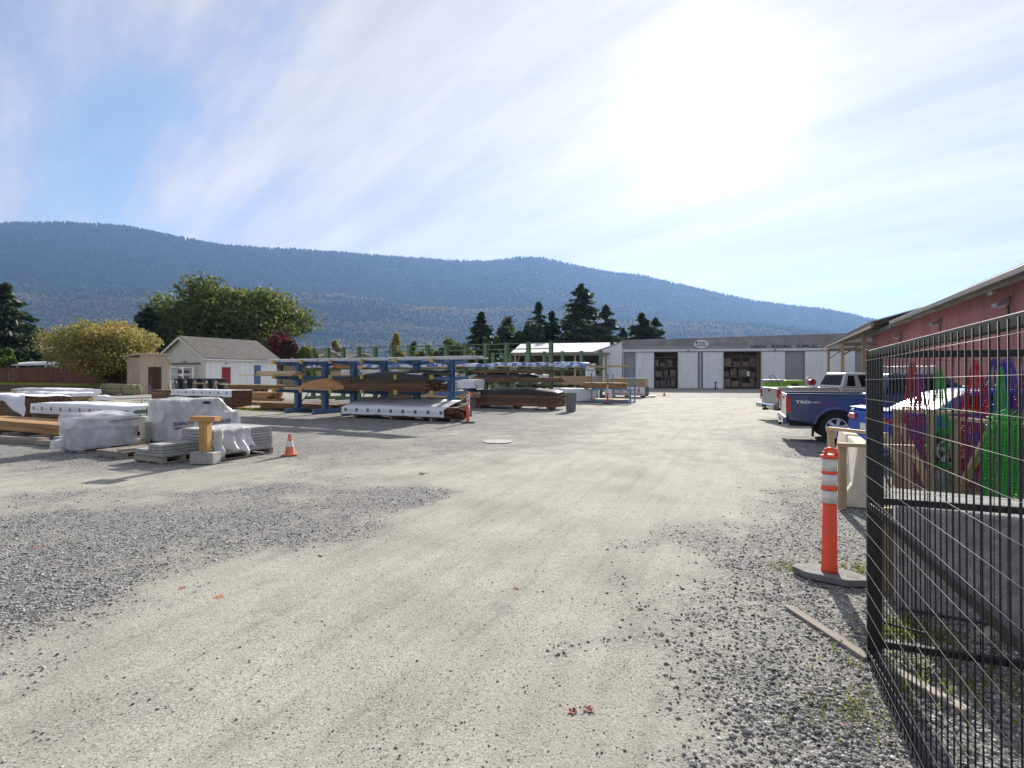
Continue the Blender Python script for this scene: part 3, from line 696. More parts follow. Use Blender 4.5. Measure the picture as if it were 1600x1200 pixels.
# ================================================================== BUILDINGS
def ribbed(mb, x0, x1, z0, z1, y, pitch=0.3, depth=0.035):
    """Sheet with standing ribs on the plane y, facing -y."""
    n = max(1, round((x1 - x0) / pitch)); w = (x1 - x0) / n
    mb.box(x0, x1, y, y + 0.05, z0, z1)
    for i in range(n):
        a = x0 + i * w; mb.box(a + w * 0.36, a + w * 0.64, y - depth, y + 0.002, z0 + 0.004, z1 - 0.004)
def slatted(mb, x0, x1, z0, z1, y, pitch=0.3):
    n = max(1, round((z1 - z0) / pitch)); h = (z1 - z0) / n
    for i in range(n): mb.box(x0, x1, y + (0.012 if i % 2 else 0), y + 0.06, z0 + i * h + 0.012, z0 + (i + 1) * h - 0.004)
    mb.box(x0, x1, y + 0.05, y + 0.07, z0, z1)

WA = R(-10.5); F0 = Vector((22.06, 62.5, 0)); FD = Vector((math.cos(WA), math.sin(WA), 0))
def ft(px):
    k = (px - 800) / FPX; return (F0.y * k - F0.x) / (FD.x - FD.y * k)
def build_warehouse():
    root = thing('warehouse', 'long low white ribbed warehouse with grey parapet and open bay doors', 'building', F0, WA)
    H = 4.29
    xl, xr = ft(972), 31.0
    # the bays, left to right
    def sl(a, b, name='sliding_door'):
        m = MB(); ribbed(m, a, b, 0.10, H, -0.12); m.build(name, MATS['siding_white'], root)
    def ro(a, b):
        m = MB(); slatted(m, a, b, 0.0, H, 0.06); m.build('roller_door', MATS['door_grey'], root)
    e = [ft(p) for p in (972, 993, 1021, 1060, 1090, 1098, 1129, 1190, 1226, 1257, 1316, 1335, 1358)]
    ro(e[0] + .06, e[1]); sl(e[1], e[2]); sl(e[3], e[4]); ro(e[4], e[5]); sl(e[5], e[6]); sl(e[7], e[8]); ro(e[8], e[9]); sl(e[9], e[10]); sl(e[10] + .04, e[11]); ro(e[11], e[12]); sl(e[12], xr, 'ribbed_wall')
    MB().box(xl, xr, -0.16, 0.3, H, 4.60).build('door_header', MATS['white_paint'], root)
    MB().box(xl, xr, -0.05, 0.3, 4.60, 5.02).build('fascia', MATS['fascia_green'], root)
    # parapet of upright metal sheets with a slight rise
    n = 27; w = (xr - xl) / n
    for i in range(n):
        a = xl + i * w; b = a + w - 0.02
        za, zb = 5.68 + (a - xl) * 0.0205, 5.68 + (b - xl) * 0.0205
        MB().hexa([(a, -0.10, 5.02), (b, -0.10, 5.02), (b, 0.25, 5.02), (a, 0.25, 5.02), (a, -0.10, za), (b, -0.10, zb), (b, 0.25, zb), (a, 0.25, za)]).build('parapet_panel', MATS['parapet'], root)
    MB().bar((xl - .05, 0.08, 5.70), (xr, 0.08, 5.70 + (xr - xl) * 0.0205), 0.44, 0.05).build('parapet_cap', MATS['metal_grey'], root)
    # shell: roof, back, ends, floor, dividing walls
    MB().box(xl, xr, 0.31, 20, 4.75, 4.95).build('roof', MATS['parapet'], root)
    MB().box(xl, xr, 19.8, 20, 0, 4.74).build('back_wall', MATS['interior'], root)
    for x in (xl + 0.03, xr - 0.1): MB().box(x - 0.03, x + 0.07, 0.32, 19.7, 0, 4.74).build('end_wall', MATS['siding_white'], root)
    MB().box(xl, xr, -1.1, 19.7, 0.0, 0.06).build('floor_slab', MATS['concrete'], root)
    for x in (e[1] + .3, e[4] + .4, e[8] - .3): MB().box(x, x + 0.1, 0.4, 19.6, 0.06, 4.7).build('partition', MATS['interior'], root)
    for a, b in ((e[2], e[3]), (e[6], e[7])):
        for x in (a, b): MB().box(x - 0.05, x + 0.05, -0.2, 0.25, 0.06, H - 0.005).build('door_jamb', MATS['white_paint'], root)
    MB().box(e[7] - .36, e[7] - .08, 0.5, 0.7, 0.06, H).build('door_track_post', MATS['wood_brown'], root)
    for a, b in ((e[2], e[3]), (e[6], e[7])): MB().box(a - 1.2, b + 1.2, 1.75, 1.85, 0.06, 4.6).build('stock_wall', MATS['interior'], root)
    MB().box(xl + .1, xr, -0.20, -0.162, H - 0.02, H + 0.07).build('door_track', MATS['gutter'], root)
    for px in (1075, 1210): MB().box(ft(px) - .12, ft(px) + .12, -0.34, -0.162, 4.38, 4.54).build('flood_lamp', MATS['metal_grey'], root)
    for px in (974, 1094, 1318): MB().cyl((ft(px), -0.24, 0.1), (ft(px), -0.24, 4.5), .05, 8).build('downpipe', MATS['trim_pale'], root)
    # name over the doors
    def words(s, pa, pb, h):
        me = text_mesh(s, h * 1.35, MATS['ink'], 0.015, 0.006); xs = [v.co.x for v in me.vertices]; wd = max(xs) - min(xs)
        ta, tb = ft(pa), ft(pb); o = link('lettering', me, root, ((ta + tb) / 2, -0.066, 4.80), (R(90), 0, 0)); o.scale.x = (tb - ta) / wd
    words('YARROW', 1172, 1198, .34); words('BUILDING', 1206, 1236, .34); words('SUPPLIES', 1244, 1277, .34); words('LTD', 1284, 1297, .34)
    # left wing with sloping top
    a, b = ft(941), xl - 0.02
    m = MB(); k = 12; w = (b - a) / k
    za, zb = 4.62, 5.42
    for i in range(k):
        x0 = a + i * w; x1 = x0 + w; q0 = za + (zb - za) * i / k; q1 = za + (zb - za) * (i + 1) / k
        m.hexa([(x0, -0.3, 0), (x1, -0.3, 0), (x1, -0.2, 0), (x0, -0.2, 0), (x0, -0.3, q0), (x1, -0.3, q1), (x1, -0.2, q1), (x0, -0.2, q0)])
        m.box(x0 + w * .3, x0 + w * .5, -0.335, -0.3, 0.05, q0 - 0.05)
    m.build('wing_wall', MATS['siding_white'], root)
    MB().bar((a - 1.5, 5, 4.22), (b, 5, 5.52), 10.8, 0.14).build('wing_roof', MATS['metal_grey'], root)
    MB().box(a, a + .1, -0.2, 9, 0, 4.4).build('wing_side', MATS['siding_white'], root)
    # things inside the bays
    rr = random.Random(3)
    W_ = root.matrix_basis
    bays = ((e[2], e[3], 'first'), (e[6], e[7], 'second'))
    for bi, (a, b, nm) in enumerate(bays):
        M = Matrix.Translation(F0) @ Matrix.Rotation(WA, 4, 'Z')
        desc = ('narrow bay door', 'wide bay door')[bi]
        for sy in (0.55,):
            loc = M @ Vector(((a + b) / 2, sy, 0.06)); s = thing('storage_shelf', 'tall brown storage rack standing inside the ' + desc, 'shelf', loc, WA, 'racks inside the warehouse')
            hw = (b - a) / 2 + 0.5
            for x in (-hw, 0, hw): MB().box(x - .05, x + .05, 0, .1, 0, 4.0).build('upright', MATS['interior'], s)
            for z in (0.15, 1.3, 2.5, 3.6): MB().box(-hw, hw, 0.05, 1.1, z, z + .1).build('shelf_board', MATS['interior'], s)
        for z in (0.25, 1.4, 2.6):
            x = a + 0.2; first = True
            while x < b - 0.4:
                w = rr.uniform(0.4, 0.95); h = rr.uniform(0.35, 0.95); loc = M @ Vector((x + w / 2, sy + 0.15, 0.06 + z))
                o = MB().box(-w / 2 + .02, w / 2 - .02, 0, .7, 0.0, h).build('carton', MATS['box_brown'], bevel=0.01, loc=loc, rz=WA)
                where = {0.25: 'bottom', 1.4: 'middle', 2.6: 'top'}[z]
                tag(o, f'brown carton on the {where} shelf inside the {desc}', 'box', f'cartons on the {where} shelf inside the {desc}')
                x += w + rr.uniform(0, .25)
    M = Matrix.Translation(F0) @ Matrix.Rotation(WA, 4, 'Z')
    # bright paper notice on a shelf
    loc = M @ Vector((ft(1171), sy - 0.02, 0.06 + 1.45)); tag(MB().box(-.14, .14, -.02, 0.0, 0, .55).build('notice_sheet', MATS['white_paint'], loc=loc, rz=WA), 'small white sheet hung on the rack inside the wide bay door', 'notice')
    # oval sign
    c = M @ Vector((ft(1095.5), -0.17, 5.18)); s = thing('oval_sign', 'white oval sign with black lettering on the warehouse parapet', 'sign', c, WA)
    poly = [(0.80 * math.cos(t), 0.49 * math.sin(t)) for t in [2 * math.pi * i / 32 for i in range(32)]]
    MB().prism(poly, -0.04, 0.06).build('sign_board', MATS['white_paint'], s)
    link('lettering', text_mesh('WEST', 0.30, MATS['ink'], 0.006, 0.006), s, (0.10, -0.05, 0.13), (R(90), 0, 0))
    link('lettering', text_mesh('CENTRAL', 0.27, MATS['ink'], 0.006, 0.006), s, (0.0, -0.05, -0.17), (R(90), 0, 0))
    m = MB(); m.prism([(-.62, .04), (-.46, .04), (-.40, .16), (-.50, .34), (-.60, .22)], -0.05, -0.038); m.build('emblem', MATS['ink'], s)
    # hand pump standing by the doors
    p = M @ Vector((ft(1114), -1.6, 0)); s = thing('hydrant_pump', 'thin dark standpipe in front of the white sliding doors', 'standpipe', p, WA)
    MB().cyl((0, 0, 0), (0, 0, .75), .06, 8).build('pipe', MATS['metal_dark'], s); MB().cyl((-.22, 0, .2), (.22, 0, .2), .04, 6).build('cross_bar', MATS['metal_dark'], s); MB().box(-.12, .12, -.06, .06, .7, .86).build('head', MATS['metal_dark'], s)
build_warehouse()

def build_open_shed():
    loc = at(803, 66); root = thing('open_shed', 'open fronted shed with a pale metal roof beside the warehouse', 'building', loc, WA)
    L = 11.4; D = 7
    for i in range(19):   # roof sheets
        w = L / 19; a = -0.3 + i * w * 1.03
        MB().hexa([(a, -.5, 4.25), (a + w, -.5, 4.25), (a + w, D, 5.75), (a, D, 5.75), (a, -.5, 4.33), (a + w, -.5, 4.33), (a + w, D, 5.83), (a, D, 5.83)]).build('roof_sheet', MATS['roof_white'], root)
    MB().box(-.2, L, -.4, -.3, 3.95, 4.24).build('fascia', MATS['wood_grey'], root)
    for i in range(4): MB().box(.1 + i * 3.6, .3 + i * 3.6, -.25, -.05, 0, 3.96).build('post', MATS['post_pale'], root)
    MB().box(0, L, D - .1, D, 0, 5.5).build('back_wall', MATS['interior'], root)
    MB().box(0, .1, 0, D - .1, 0, 4.2).build('side_wall', MATS['interior'], root)
    MB().box(8.6, 9.8, -.2, -.1, 0.1, 3.0).build('white_panel', MATS['siding_white'], root)
    MB().box(.3, 8.2, 1.0, 2.2, 1.9, 2.0).build('loft_shelf', MATS['wood_brown'], root)
build_open_shed()

def build_red_building():
    W0 = Vector((13.6, 14.4, 0)); ang = math.atan2(.907, .421)
    root = thing('red_building', 'long dark red panelled building with overhanging eaves behind the parked vehicles', 'building', W0, ang)
    z1 = 4.25; x = -9.0
    while x < 21.5:      # plywood sheets with recessed seams
        w = 1.22
        MB().box(x + 0.018, x + w - 0.018, -0.06, 0.0, 0.0, z1).build('siding_panel', MATS['red_siding'], root)
        x += w
    MB().box(-9, 21.7, -0.15, -0.062, 0, z1).build('wall_core', MATS['red_siding'], root)
    MB().box(21.6, 21.75, -9, 0.01, 0, z1 + .3).build('end_wall', MATS['red_siding'], root)
    # near roof
    def roof(nm, s0, s1, over, ze, pitch, mat, run=8):
        t = math.tan(R(pitch))
        MB().hexa([(s0, over, ze), (s0, -run, ze + t * (run + over)), (s1, -run, ze + t * (run + over)), (s1, over, ze), (s0, over, ze + .06), (s0, -run, ze + .06 + t * (run + over)), (s1, -run, ze + .06 + t * (run + over)), (s1, over, ze + .06)]).build(nm, mat, root)
    roof('near_roof', -10, 13.6, 0.55, 4.30, 14, MATS['roof_metal'])
    MB().box(-10, 13.6, 0.50, 0.66, 4.16, 4.34).build('gutter', MATS['gutter'], root, bevel=.02)
    MB().box(-10, 13.6, 0.45, 0.50, 4.06, 4.36).build('fascia_board', MATS['wood_grey'], root)
    MB().box(-10, 13.6, 0.02, 0.45, 4.20, 4.22).build('soffit', MATS['wood_grey'], root)
    roof('far_roof', 13.62, 22.2, 0.5, 4.12, 27, MATS['roof_metal'], 5)
    for i in range(12): MB().bar((13.7 + i * .74, .5, 4.20), (13.7 + i * .74, -5, 4.20 + 5.5 * math.tan(R(27))), .04, .05).build('roof_seam', MATS['roof_metal'], root)
    MB().box(13.62, 22.2, 0.45, 0.60, 4.0, 4.13).build('gutter', MATS['gutter'], root)
    # porch roof on posts
    roof('porch_roof', 15.0, 43.5, 1.25, 4.42, 16, MATS['roof_metal'], 6)
    MB().box(15.0, 43.5, 1.10, 1.22, 4.16, 4.42).build('porch_beam', MATS['wood_grey'], root)
    for s in (21.4, 31.9, 42.4):
        MB().box(s - .11, s + .11, 0.5, .72, 0, 4.2).build('porch_post', MATS['post_pale'], root)
        MB().bar((s, .6, 4.1), (s, -4.5, 4.15), .14, .26).build('tie_beam', MATS['wood_grey'], root)
        MB().bar((s, .6, 3.2), (s, -.6, 4.1), .1, .1).build('knee_brace', MATS['wood_grey'], root)
    for i in range(15):
        s = 16.2 + i * 1.9; MB().bar((s, 1.1, 4.36), (s, -5.5, 4.36 + 6.6 * math.tan(R(16)) - .02), .05, .16).build('rafter', MATS['wood_grey'], root)
    M = Matrix.Translation(W0) @ Matrix.Rotation(ang, 4, 'Z')
    def s_of(px): k = (px - 800) / FPX; return (W0.x - k * W0.y) / (k * .907 - .421)
    for px, py, lab in ((1577, 471, 'hooded wall lamp farthest from the porch on the red wall'), (1470, 503, 'hooded wall lamp midway along the red wall'), (1408, 524, 'hooded wall lamp near the step in the red building roof')):
        s = s_of(px); d = W0.y + .907 * s; z = zz(py, d); p = M @ Vector((s, 0.0, z))
        t = thing('wall_lamp', lab, 'lamp', p, ang, 'wall lamps on the red building')
        MB().box(-.08, .08, 0, .05, -.1, .12).build('mount', MATS['metal_grey'], t)
        MB().hexa([(-.16, .04, -.02), (.16, .04, -.02), (.2, .34, -.16), (-.2, .34, -.16), (-.16, .04, .14), (.16, .04, .14), (.2, .34, -.06), (-.2, .34, -.06)]).build('hood', MATS['metal_grey'], t, bevel=.015)
        MB().box(-.12, .12, .12, .28, -.16, -.11).build('lens', MATS['white_paint'], t)
        MB().cyl((0, .02, -.1), (0, .02, -.7), .018, 6).build('conduit', MATS['ink'], t)
    s = s_of(1557); p = M @ Vector((s, .0, zz(453, W0.y + .907 * s) - .02)); t = thing('flood_light', 'small white twin floodlight tucked under the red building eave', 'lamp', p, ang)
    MB().box(-.06, .06, 0, .05, -.06, .06).build('mount', MATS['white_paint'], t)
    for q in (-.1, .1): MB().cyl((q, .05, 0), (q * 1.6, .2, -.08), .05, 10, .075).build('lamp_head', MATS['white_paint'], t)
build_red_building()

def gable_house(name, label, loc, rz, L, W, ze, za, wall, roof, over=0.4, lap=0.22):
    """Gable end faces local -y (x from -L to 0), eaves along y."""
    root = thing(name, label, 'building', loc, rz)
    n = int(ze / lap); h = ze / n
    m = MB()
    for i in range(n):
        m.hexa([(-L, -.03, i * h), (0.03, -.03, i * h), (0.03, W, i * h), (-L, W, i * h), (-L + .0, -.005, (i + 1) * h - .002), (0.005, -.005, (i + 1) * h - .002), (0.005, W, (i + 1) * h - .002), (-L, W, (i + 1) * h - .002)])
    m.build('lap_siding', wall, root)
    MB().prism([(-L + .02, ze), (-.02, ze), (-L / 2, za)], -0.01, W).build('gable', wall, root)
    s = (za - ze) / (L / 2)
    for sg in (-1, 1):
        xe = -L / 2 + sg * (L / 2 + over); ze_ = ze - s * over
        MB().hexa([(-L / 2, -over, za), (xe, -over, ze_), (xe, W + over, ze_), (-L / 2, W + over, za), (-L / 2, -over, za + .16), (xe, -over, ze_ + .12), (xe, W + over, ze_ + .12), (-L / 2, W + over, za + .16)]).build('roof', roof, root)
        MB().bar((-L / 2, -over - .03, za - .06), (xe, -over - .03, ze_ - .06), .06, .22).build('barge_board', MATS['white_paint'], root)
    MB().box(over - .05, over + .08, -over, W + over, ze - s * over - .08, ze - s * over + .05).build('gutter', MATS['white_paint'], root)
    return root
g = gable_house('garage', 'white lap sided garage with grey shingled gable roof and a red side door', at(322, 55), YAW, 7.6, 8.6, 3.45, 5.55, MATS['siding_white'], MATS['shingle'])
m = MB(); slatted(m, -5.6, -1.0, 0.1, 2.7, -0.10, 0.45); m.build('garage_door', MATS['trim_pale'], g)
MB().box(-5.8, -.8, -.08, -.04, 2.7, 2.9).build('door_trim', MATS['gutter'], g)
dr = MB().box(0.02, 0.07, 1.7, 2.7, 0.35, 2.45).build('door', MATS['red_paint'], g); MB().box(.07, .1, 1.76, 1.82, 1.3, 1.42).build('handle', MATS['chrome'], dr)
MB().box(0.02, 0.06, 1.58, 1.69, 0.3, 2.55).build('door_frame', MATS['white_paint'], g); MB().box(0.02, 0.06, 2.71, 2.82, 0.3, 2.55).build('door_frame', MATS['white_paint'], g)
MB().box(0.02, 0.08, 5.6, 6.4, 0.6, 2.7).build('side_window', MATS['rack_blue'], g)  # blue upright of a farther rack, built as a panel on the garage wall
for x, y in ((-3.3, -.08),): MB().box(x - .15, x + .15, y - .12, y, 2.95, 3.1).build('porch_light', MATS['metal_grey'], g)
MB().box(.03, .15, 2.1, 2.3, 2.75, 2.9).build('porch_light', MATS['metal_grey'], g)
gable_house('house', 'small white gabled house with a pinkish roof behind the brown fence', at(55, 86), YAW, 4.6, 12, 4.9, 6.8, MATS['siding_white'], MATS['shingle_pink'])
h2 = thing('neighbour_house', 'low house with white metal roof mostly hidden behind the yellowing maple', 'building', at(88, 104), YAW)
MB().box(-9, 0, 0, 8, 0, 5.2).build('wall', MATS['siding_white'], h2); MB().prism([(-9.6, 5.1), (.6, 5.1), (-2, 7.0), (-7, 7.0)], -.4, 8.4).build('roof', MATS['roof_white'], h2)
for px, d, L, lab in ((610, 96, 15, 'long low brown roofed house far behind the blue rack'), (548, 84, 9, 'small grey roofed house far behind the blue rack')):
    gable_house('far_house', lab, at(px, d), R(64), L, 9, 3.6, 5.3, MATS['shed_tan'], MATS['shingle'])

# low roof and fence on the raised bank at the left edge
def build_left_edge():
    p0 = at(206, 50)
    fl = thing('board_fence', 'dark brown board fence on the raised grass bank', 'fence', p0, YAW)
    rr = random.Random(8)
    nP = 13; span = 2.1
    bd = MB().box(-.07, .07, -.012, .012, 0, 1.72).mesh('board', MATS['fence_brown'])
    for i in range(nP):
        x = -i * span
        MB().box(x - .06, x + .06, .02, .14, .1, 2.62).build('post', MATS['fence_brown'], fl)
        for z in (1.0, 2.2): MB().box(x - span, x, .015, .06, z, z + .09).build('rail', MATS['fence_brown'], fl)
        for k in range(14): link('board', bd, fl, (x - .075 - k * .15, 0, .72 + rr.uniform(-.01, .01)))
    bank = MB(); bank.prism([(-1.9, 0.0), (-1.8, .70), (1.6, .76), (3.5, 0)], -32, 2, 'yz'); o = bank.build('grass_bank', MATS['grass']); o.location = p0; o.rotation_euler.z = YAW; structure(o)
    r = np.random.default_rng(3); n = 9000
    x = r.uniform(-31, 1.5, n); y = r.uniform(-1.75, -.05, n); z = np.full(n, .73); hh = r.uniform(.05, .16, n); a = r.uniform(0, 6.28, n); w = .012
    b = np.stack([x, y, z], -1); dv = np.stack([np.cos(a) * w, np.sin(a) * w, np.zeros(n)], -1); tip = b + np.stack([r.normal(0, .03, n), r.normal(0, .03, n), hh], -1)
    v = np.stack([b - dv, b + dv, tip], 1).reshape(-1, 3); c = np.repeat(np.array([(.30, .36, .05)]) * r.uniform(.6, 1.3, (n, 1)), 3, 0)
    gr = stuff(link('grass', np_mesh('grass', v, np.arange(3 * n).reshape(-1, 3), MATS['leaves'], c), loc=p0, rot=(0, 0, YAW))); tag(gr, 'bright green grass along the foot of the brown fence', 'grass')
    rw = thing('retaining_edge', 'dark timber edging along the front of the grass bank', 'edging', p0 + E2 * -1.96, YAW)
    for i in range(9): MB().box(-i * 3.4 - 3.36, -i * 3.4, -.06, .06, 0.0, .66).build('timber', MATS['wood_treated'], rw, bevel=.01)
    for i, px in enumerate((2, 13, 25, 80)):
        q = at(px, 52.5); t = MB().cyl((0, 0, .3), (0, 0, 2.0), .025, 6).build('steel_stake', MATS['ink'], loc=q); tag(t, 'thin dark steel stake standing in front of the brown fence', 'stake', 'steel stakes by the fence')
    cp = thing('carport', 'low white metal roof just behind the brown fence', 'building', at(70, 62), YAW)
    MB().hexa([(-15, 0, 2.75), (0, 0, 2.75), (0, 5, 3.3), (-15, 5, 3.3), (-15, 0, 2.9), (0, 0, 2.9), (0, 5, 3.4), (-15, 5, 3.4)]).build('roof', MATS['roof_white'], cp)
    for x in (-14.5, -7, -.5): MB().box(x, x + .15, .2, .35, 0, 2.78).build('post', MATS['white_paint'], cp)
    # tan shed with open doorway
    s = thing('tool_shed', 'tan plywood shed with a dark open doorway and flat roof', 'shed', at(219, 46), YAW)
    L, W, H0, H1 = .9, 2.3, 3.15, 3.35
    MB().box(-L - .9, 0, -.05, 0, 0, H0).build('front_wall', MATS['shed_tan'], s)
    MB().box(0, .05, -.05, .62, 0, H1).build('side_wall', MATS['shed_tan'], s); MB().box(0, .05, 1.75, W, 0, H1).build('side_wall', MATS['shed_tan'], s); MB().box(0, .05, .62, 1.75, 2.35, H1).build('side_wall', MATS['shed_tan'], s)
    MB().box(-L - .9, .0, W - .05, W, 0, H0).build('back_wall', MATS['shed_tan'], s); MB().box(-L - .9, -L - .85, 0, W - .05, 0, H0).build('far_wall', MATS['shed_tan'], s)
    MB().box(-L - .8, 0, .05, W - .1, .0, .1).build('floor', MATS['wood_brown'], s)
    MB().hexa([(-2.1, -.3, H0), (.25, -.3, H1 + .02), (.25, W + .2, H1 + .02), (-2.1, W + .2, H0), (-2.1, -.3, H0 + .14), (.25, -.3, H1 + .16), (.25, W + .2, H1 + .16), (-2.1, W + .2, H0 + .14)]).build('roof', MATS['shed_tan'], s)
    for k, (y, z) in enumerate(((.75, .1), (1.0, .1), (.85, .45))):
        p = at(219, 46) + E1 * -.25 + E2 * y + Vector((0, 0, z)); tag(MB().lathe([(.14, 0), (.17, .05), (.18, .3), (.15, .34)], 12).build('bucket', MATS['bin_grey'], loc=p), ('grey bucket on the doorway floor of the tan shed' if k < 2 else 'grey bucket stacked on others in the tan shed doorway'), 'bucket', 'buckets in the shed doorway')
    # bundle of round fence posts
    b = thing('post_bundle', 'strapped bundle of greenish round fence posts beside the tan shed', 'bundle', at(196, 44), YAW)
    lg = MB().cyl((-1.9, 0, 0), (1.9, 0, 0), .065, 8).mesh('round_post', MATS['log_green'], True)
    for i in range(7):
        for j in range(9):
            y = .12 + j * .13 + (i % 2) * .065; z = .15 + i * .115
            if ((y - .65) / .72) ** 2 + ((z - .5) / .48) ** 2 < 1: link('round_post', lg, b, (-1.95 + rr.uniform(-.05, .05), y, z))
    for x in (-.6, -3.2):
        MB().tube([(x, .62 + .70 * math.cos(t), .5 + .46 * math.sin(t)) for t in [2 * math.pi * i / 20 for i in range(21)]], .018, 5).build('strap', MATS['ink'], b)
    for x in (-.7, -3.1): MB().box(x - .06, x + .06, .1, 1.1, 0, .1).build('bearer', MATS['wood_grey'], b)
build_left_edge()

# ================================================================== YARD GOODS
def noisy(p, amp, freq, seed):
    v = mnoise.noise_vector(Vector((p[0] * freq + seed * 7.3, p[1] * freq + seed, p[2] * freq)))
    w = mnoise.noise_vector(Vector((p[0] * freq * 3.1 + seed, p[1] * freq * 3.1, p[2] * freq * 3.1 + seed)))
    return (p[0] + amp * (v.x + .4 * w.x), p[1] + amp * (v.y + .4 * w.y), p[2] + amp * (v.z + .4 * w.z))
def cover(L, W, z0, z1, amp=.03, freq=1.6, seed=0, hem=.06, bulge=0.0, ends=(True, True), step=.22, eps=.02, drop=None, tilt=0.0):
    """A sheet over a box x -L..0, y 0..W: front, top, back and the closed ends; hem wavers.  drop(x)->fraction of side covered."""
    m = MB(); rr = random.Random(seed)
    nx = max(4, int(L / step)); nzs = max(3, int((z1 - z0) / .12)); ny = max(4, int(W / .2))
    def sec(x, u):
        low = z0 + hem * (mnoise.noise(Vector((x * 1.3, seed * 3.0, 0))) + .3) if drop is None else z1 - (z1 - z0) * drop(u) + hem * mnoise.noise(Vector((x * 1.7, seed, 0)))
        top = z1 + bulge * math.sin(math.pi * min(max(u, 0), 1)) ** .7
        pts = [(-eps, low + (top - low) * k / nzs) for k in range(nzs)]
        pts += [(-eps + (W + 2 * eps) * k / ny, top + tilt * k / ny + bulge * .5 * math.sin(math.pi * k / ny)) for k in range(ny + 1)]
        pts += [(W + eps, top + tilt - (top + tilt - low) * (k + 1) / nzs) for k in range(nzs)]
        return pts
    rows = []
    for i in range(nx + 1):
        u = i / nx; x = -L - eps + (L + 2 * eps) * u; rows.append([noisy((x, y, z), amp, freq, seed) for y, z in sec(x, u)])
    k = len(rows[0]); m.add([p for r_ in rows for p in r_], [(i * k + j, i * k + j + 1, (i + 1) * k + j + 1, (i + 1) * k + j) for i in range(nx) for j in range(k - 1)])
    for e, u, x in ((0, 0, -L - eps), (1, 1, eps)):
        if not ends[e]: continue
        low = z0; top = z1
        g = [[noisy((x, -eps + (W + 2 * eps) * j / ny, low + (top + tilt * j / ny - low) * q / nzs), amp, freq, seed) for q in range(nzs + 1)] for j in range(ny + 1)]
        kk = nzs + 1; m.add([p for r_ in g for p in r_], [(j * kk + q, j * kk + q + 1, (j + 1) * kk + q + 1, (j + 1) * kk + q) for j in range(ny) for q in range(nzs)])
    return m

BOARDS = {}
def board_mesh(L, w, h, mat, nm='board'):
    key = (round(L, 2), round(w, 3), round(h, 3), mat, nm)
    if key not in BOARDS:
        g = min(w, h) * .04; BOARDS[key] = MB().box(-L / 2, L / 2, -w / 2 + g, w / 2 - g, -h / 2 + g, h / 2 - g).mesh(nm, MATS[mat])
    return BOARDS[key]
def bundle(name, label, cat, corner, L, W, H, bw, bh, mat, skid=.09, jit=.03, rz=YAW, group=None, nm='board', straps=2, end_jit=None, seed=None, bearer=True):
    """Stack of boards; corner = right front bottom corner, boards run along local x from -L to 0."""
    root = thing(name, label, cat, corner, rz, group); rr = random.Random(seed if seed is not None else 1)
    nc, nr = max(1, round(W / bw)), max(1, round(H / bh)); bw, bh = W / nc, H / nr
    me = board_mesh(L, bw, bh, mat, nm)
    for r_ in range(nr):
        for c in range(nc):
            link(nm, me, root, (-L / 2 + rr.uniform(-jit, jit) - (rr.random() * end_jit if end_jit else 0), bw * (c + .5), skid + bh * (r_ + .5)), (0, 0, rr.uniform(-.002, .002)))
    if skid > 0 and bearer:
        for x in (-L * .12, -L * .5, -L * .88): MB().box(x - .05, x + .05, .02, W - .02, 0, skid + .003).build('bearer', MATS['wood_grey'], root)
    for k in range(straps):
        x = -L * (.2 + .6 * k / max(1, straps - 1)); m = MB()
        m.box(x - .015, x + .015, -.006, W + .006, skid + H, skid + H + .004); m.box(x - .015, x + .015, -.006, .0, skid, skid + H); m.build('strap', MATS['ink'], root)
    return root
def sheet_over(root, nm, mat, L, W, z0, z1, **kw):
    o = cover(L, W, z0, z1, **kw).build(nm, MATS[mat], root, smooth=True); return o

# ---- cantilever racks
def cantilever(name, label, base, n, sp, H, levels, arm, mat, cw=.2, back=0.0, tip=None, rails=(), braces=(), group=None, toprail=False):
    root = thing(name, label, 'rack', base, YAW, group)
    for i in range(n):
        x = -i * sp
        c = MB(); c.box(x - cw / 2, x + cw / 2, -.03, .01, 0, H); c.box(x - cw / 2, x + cw / 2, .19, .23, 0, H); c.box(x - .03, x + .03, .0, .2, 0, H); c.box(x - cw / 2, x + cw / 2, 0, .2, H, H + .03); c.build('column', MATS[mat], root)
        MB().box(x - .09, x + .09, -arm * .45, .5 + back, 0.0, .20).build('base_foot', MATS[mat], root)
        for z in levels:
            a = MB().hexa([(x - .05, -arm, z - .09), (x + .05, -arm, z - .09), (x + .05, -.03, z - .18), (x - .05, -.03, z - .18), (x - .05, -arm, z), (x + .05, -arm, z), (x + .05, -.03, z), (x - .05, -.03, z)]).build('arm', MATS[mat], root)
            if tip: MB().box(x - .055, x + .055, -arm - .03, -arm + .06, z - .1, z + .06).build('arm_tip', MATS[tip], a)
            if back: MB().hexa([(x - .05, .23, z - .18), (x + .05, .23, z - .18), (x + .05, .23 + back, z - .09), (x - .05, .23 + back, z - .09), (x - .05, .23, z), (x + .05, .23, z), (x + .05, .23 + back, z), (x - .05, .23 + back, z)]).build('arm', MATS[mat], root)
    for z in rails:
        for i in range(n - 1): MB().box(-(i + 1) * sp + cw / 2, -i * sp - cw / 2, .06, .11, z - .055, z).build('beam', MATS[mat], root)
    for i in braces:
        x0, x1 = -(i + 1) * sp, -i * sp
        MB().cyl((x0, .24, .4), (x1, .24, H - .4), .02, 5).build('brace', MATS[mat], root); MB().cyl((x1, .27, .4), (x0, .27, H - .4), .02, 5).build('brace', MATS[mat], root)
    return root
def on(base, x, y, z): return base + E1 * x + E2 * y + Vector((0, 0, z))

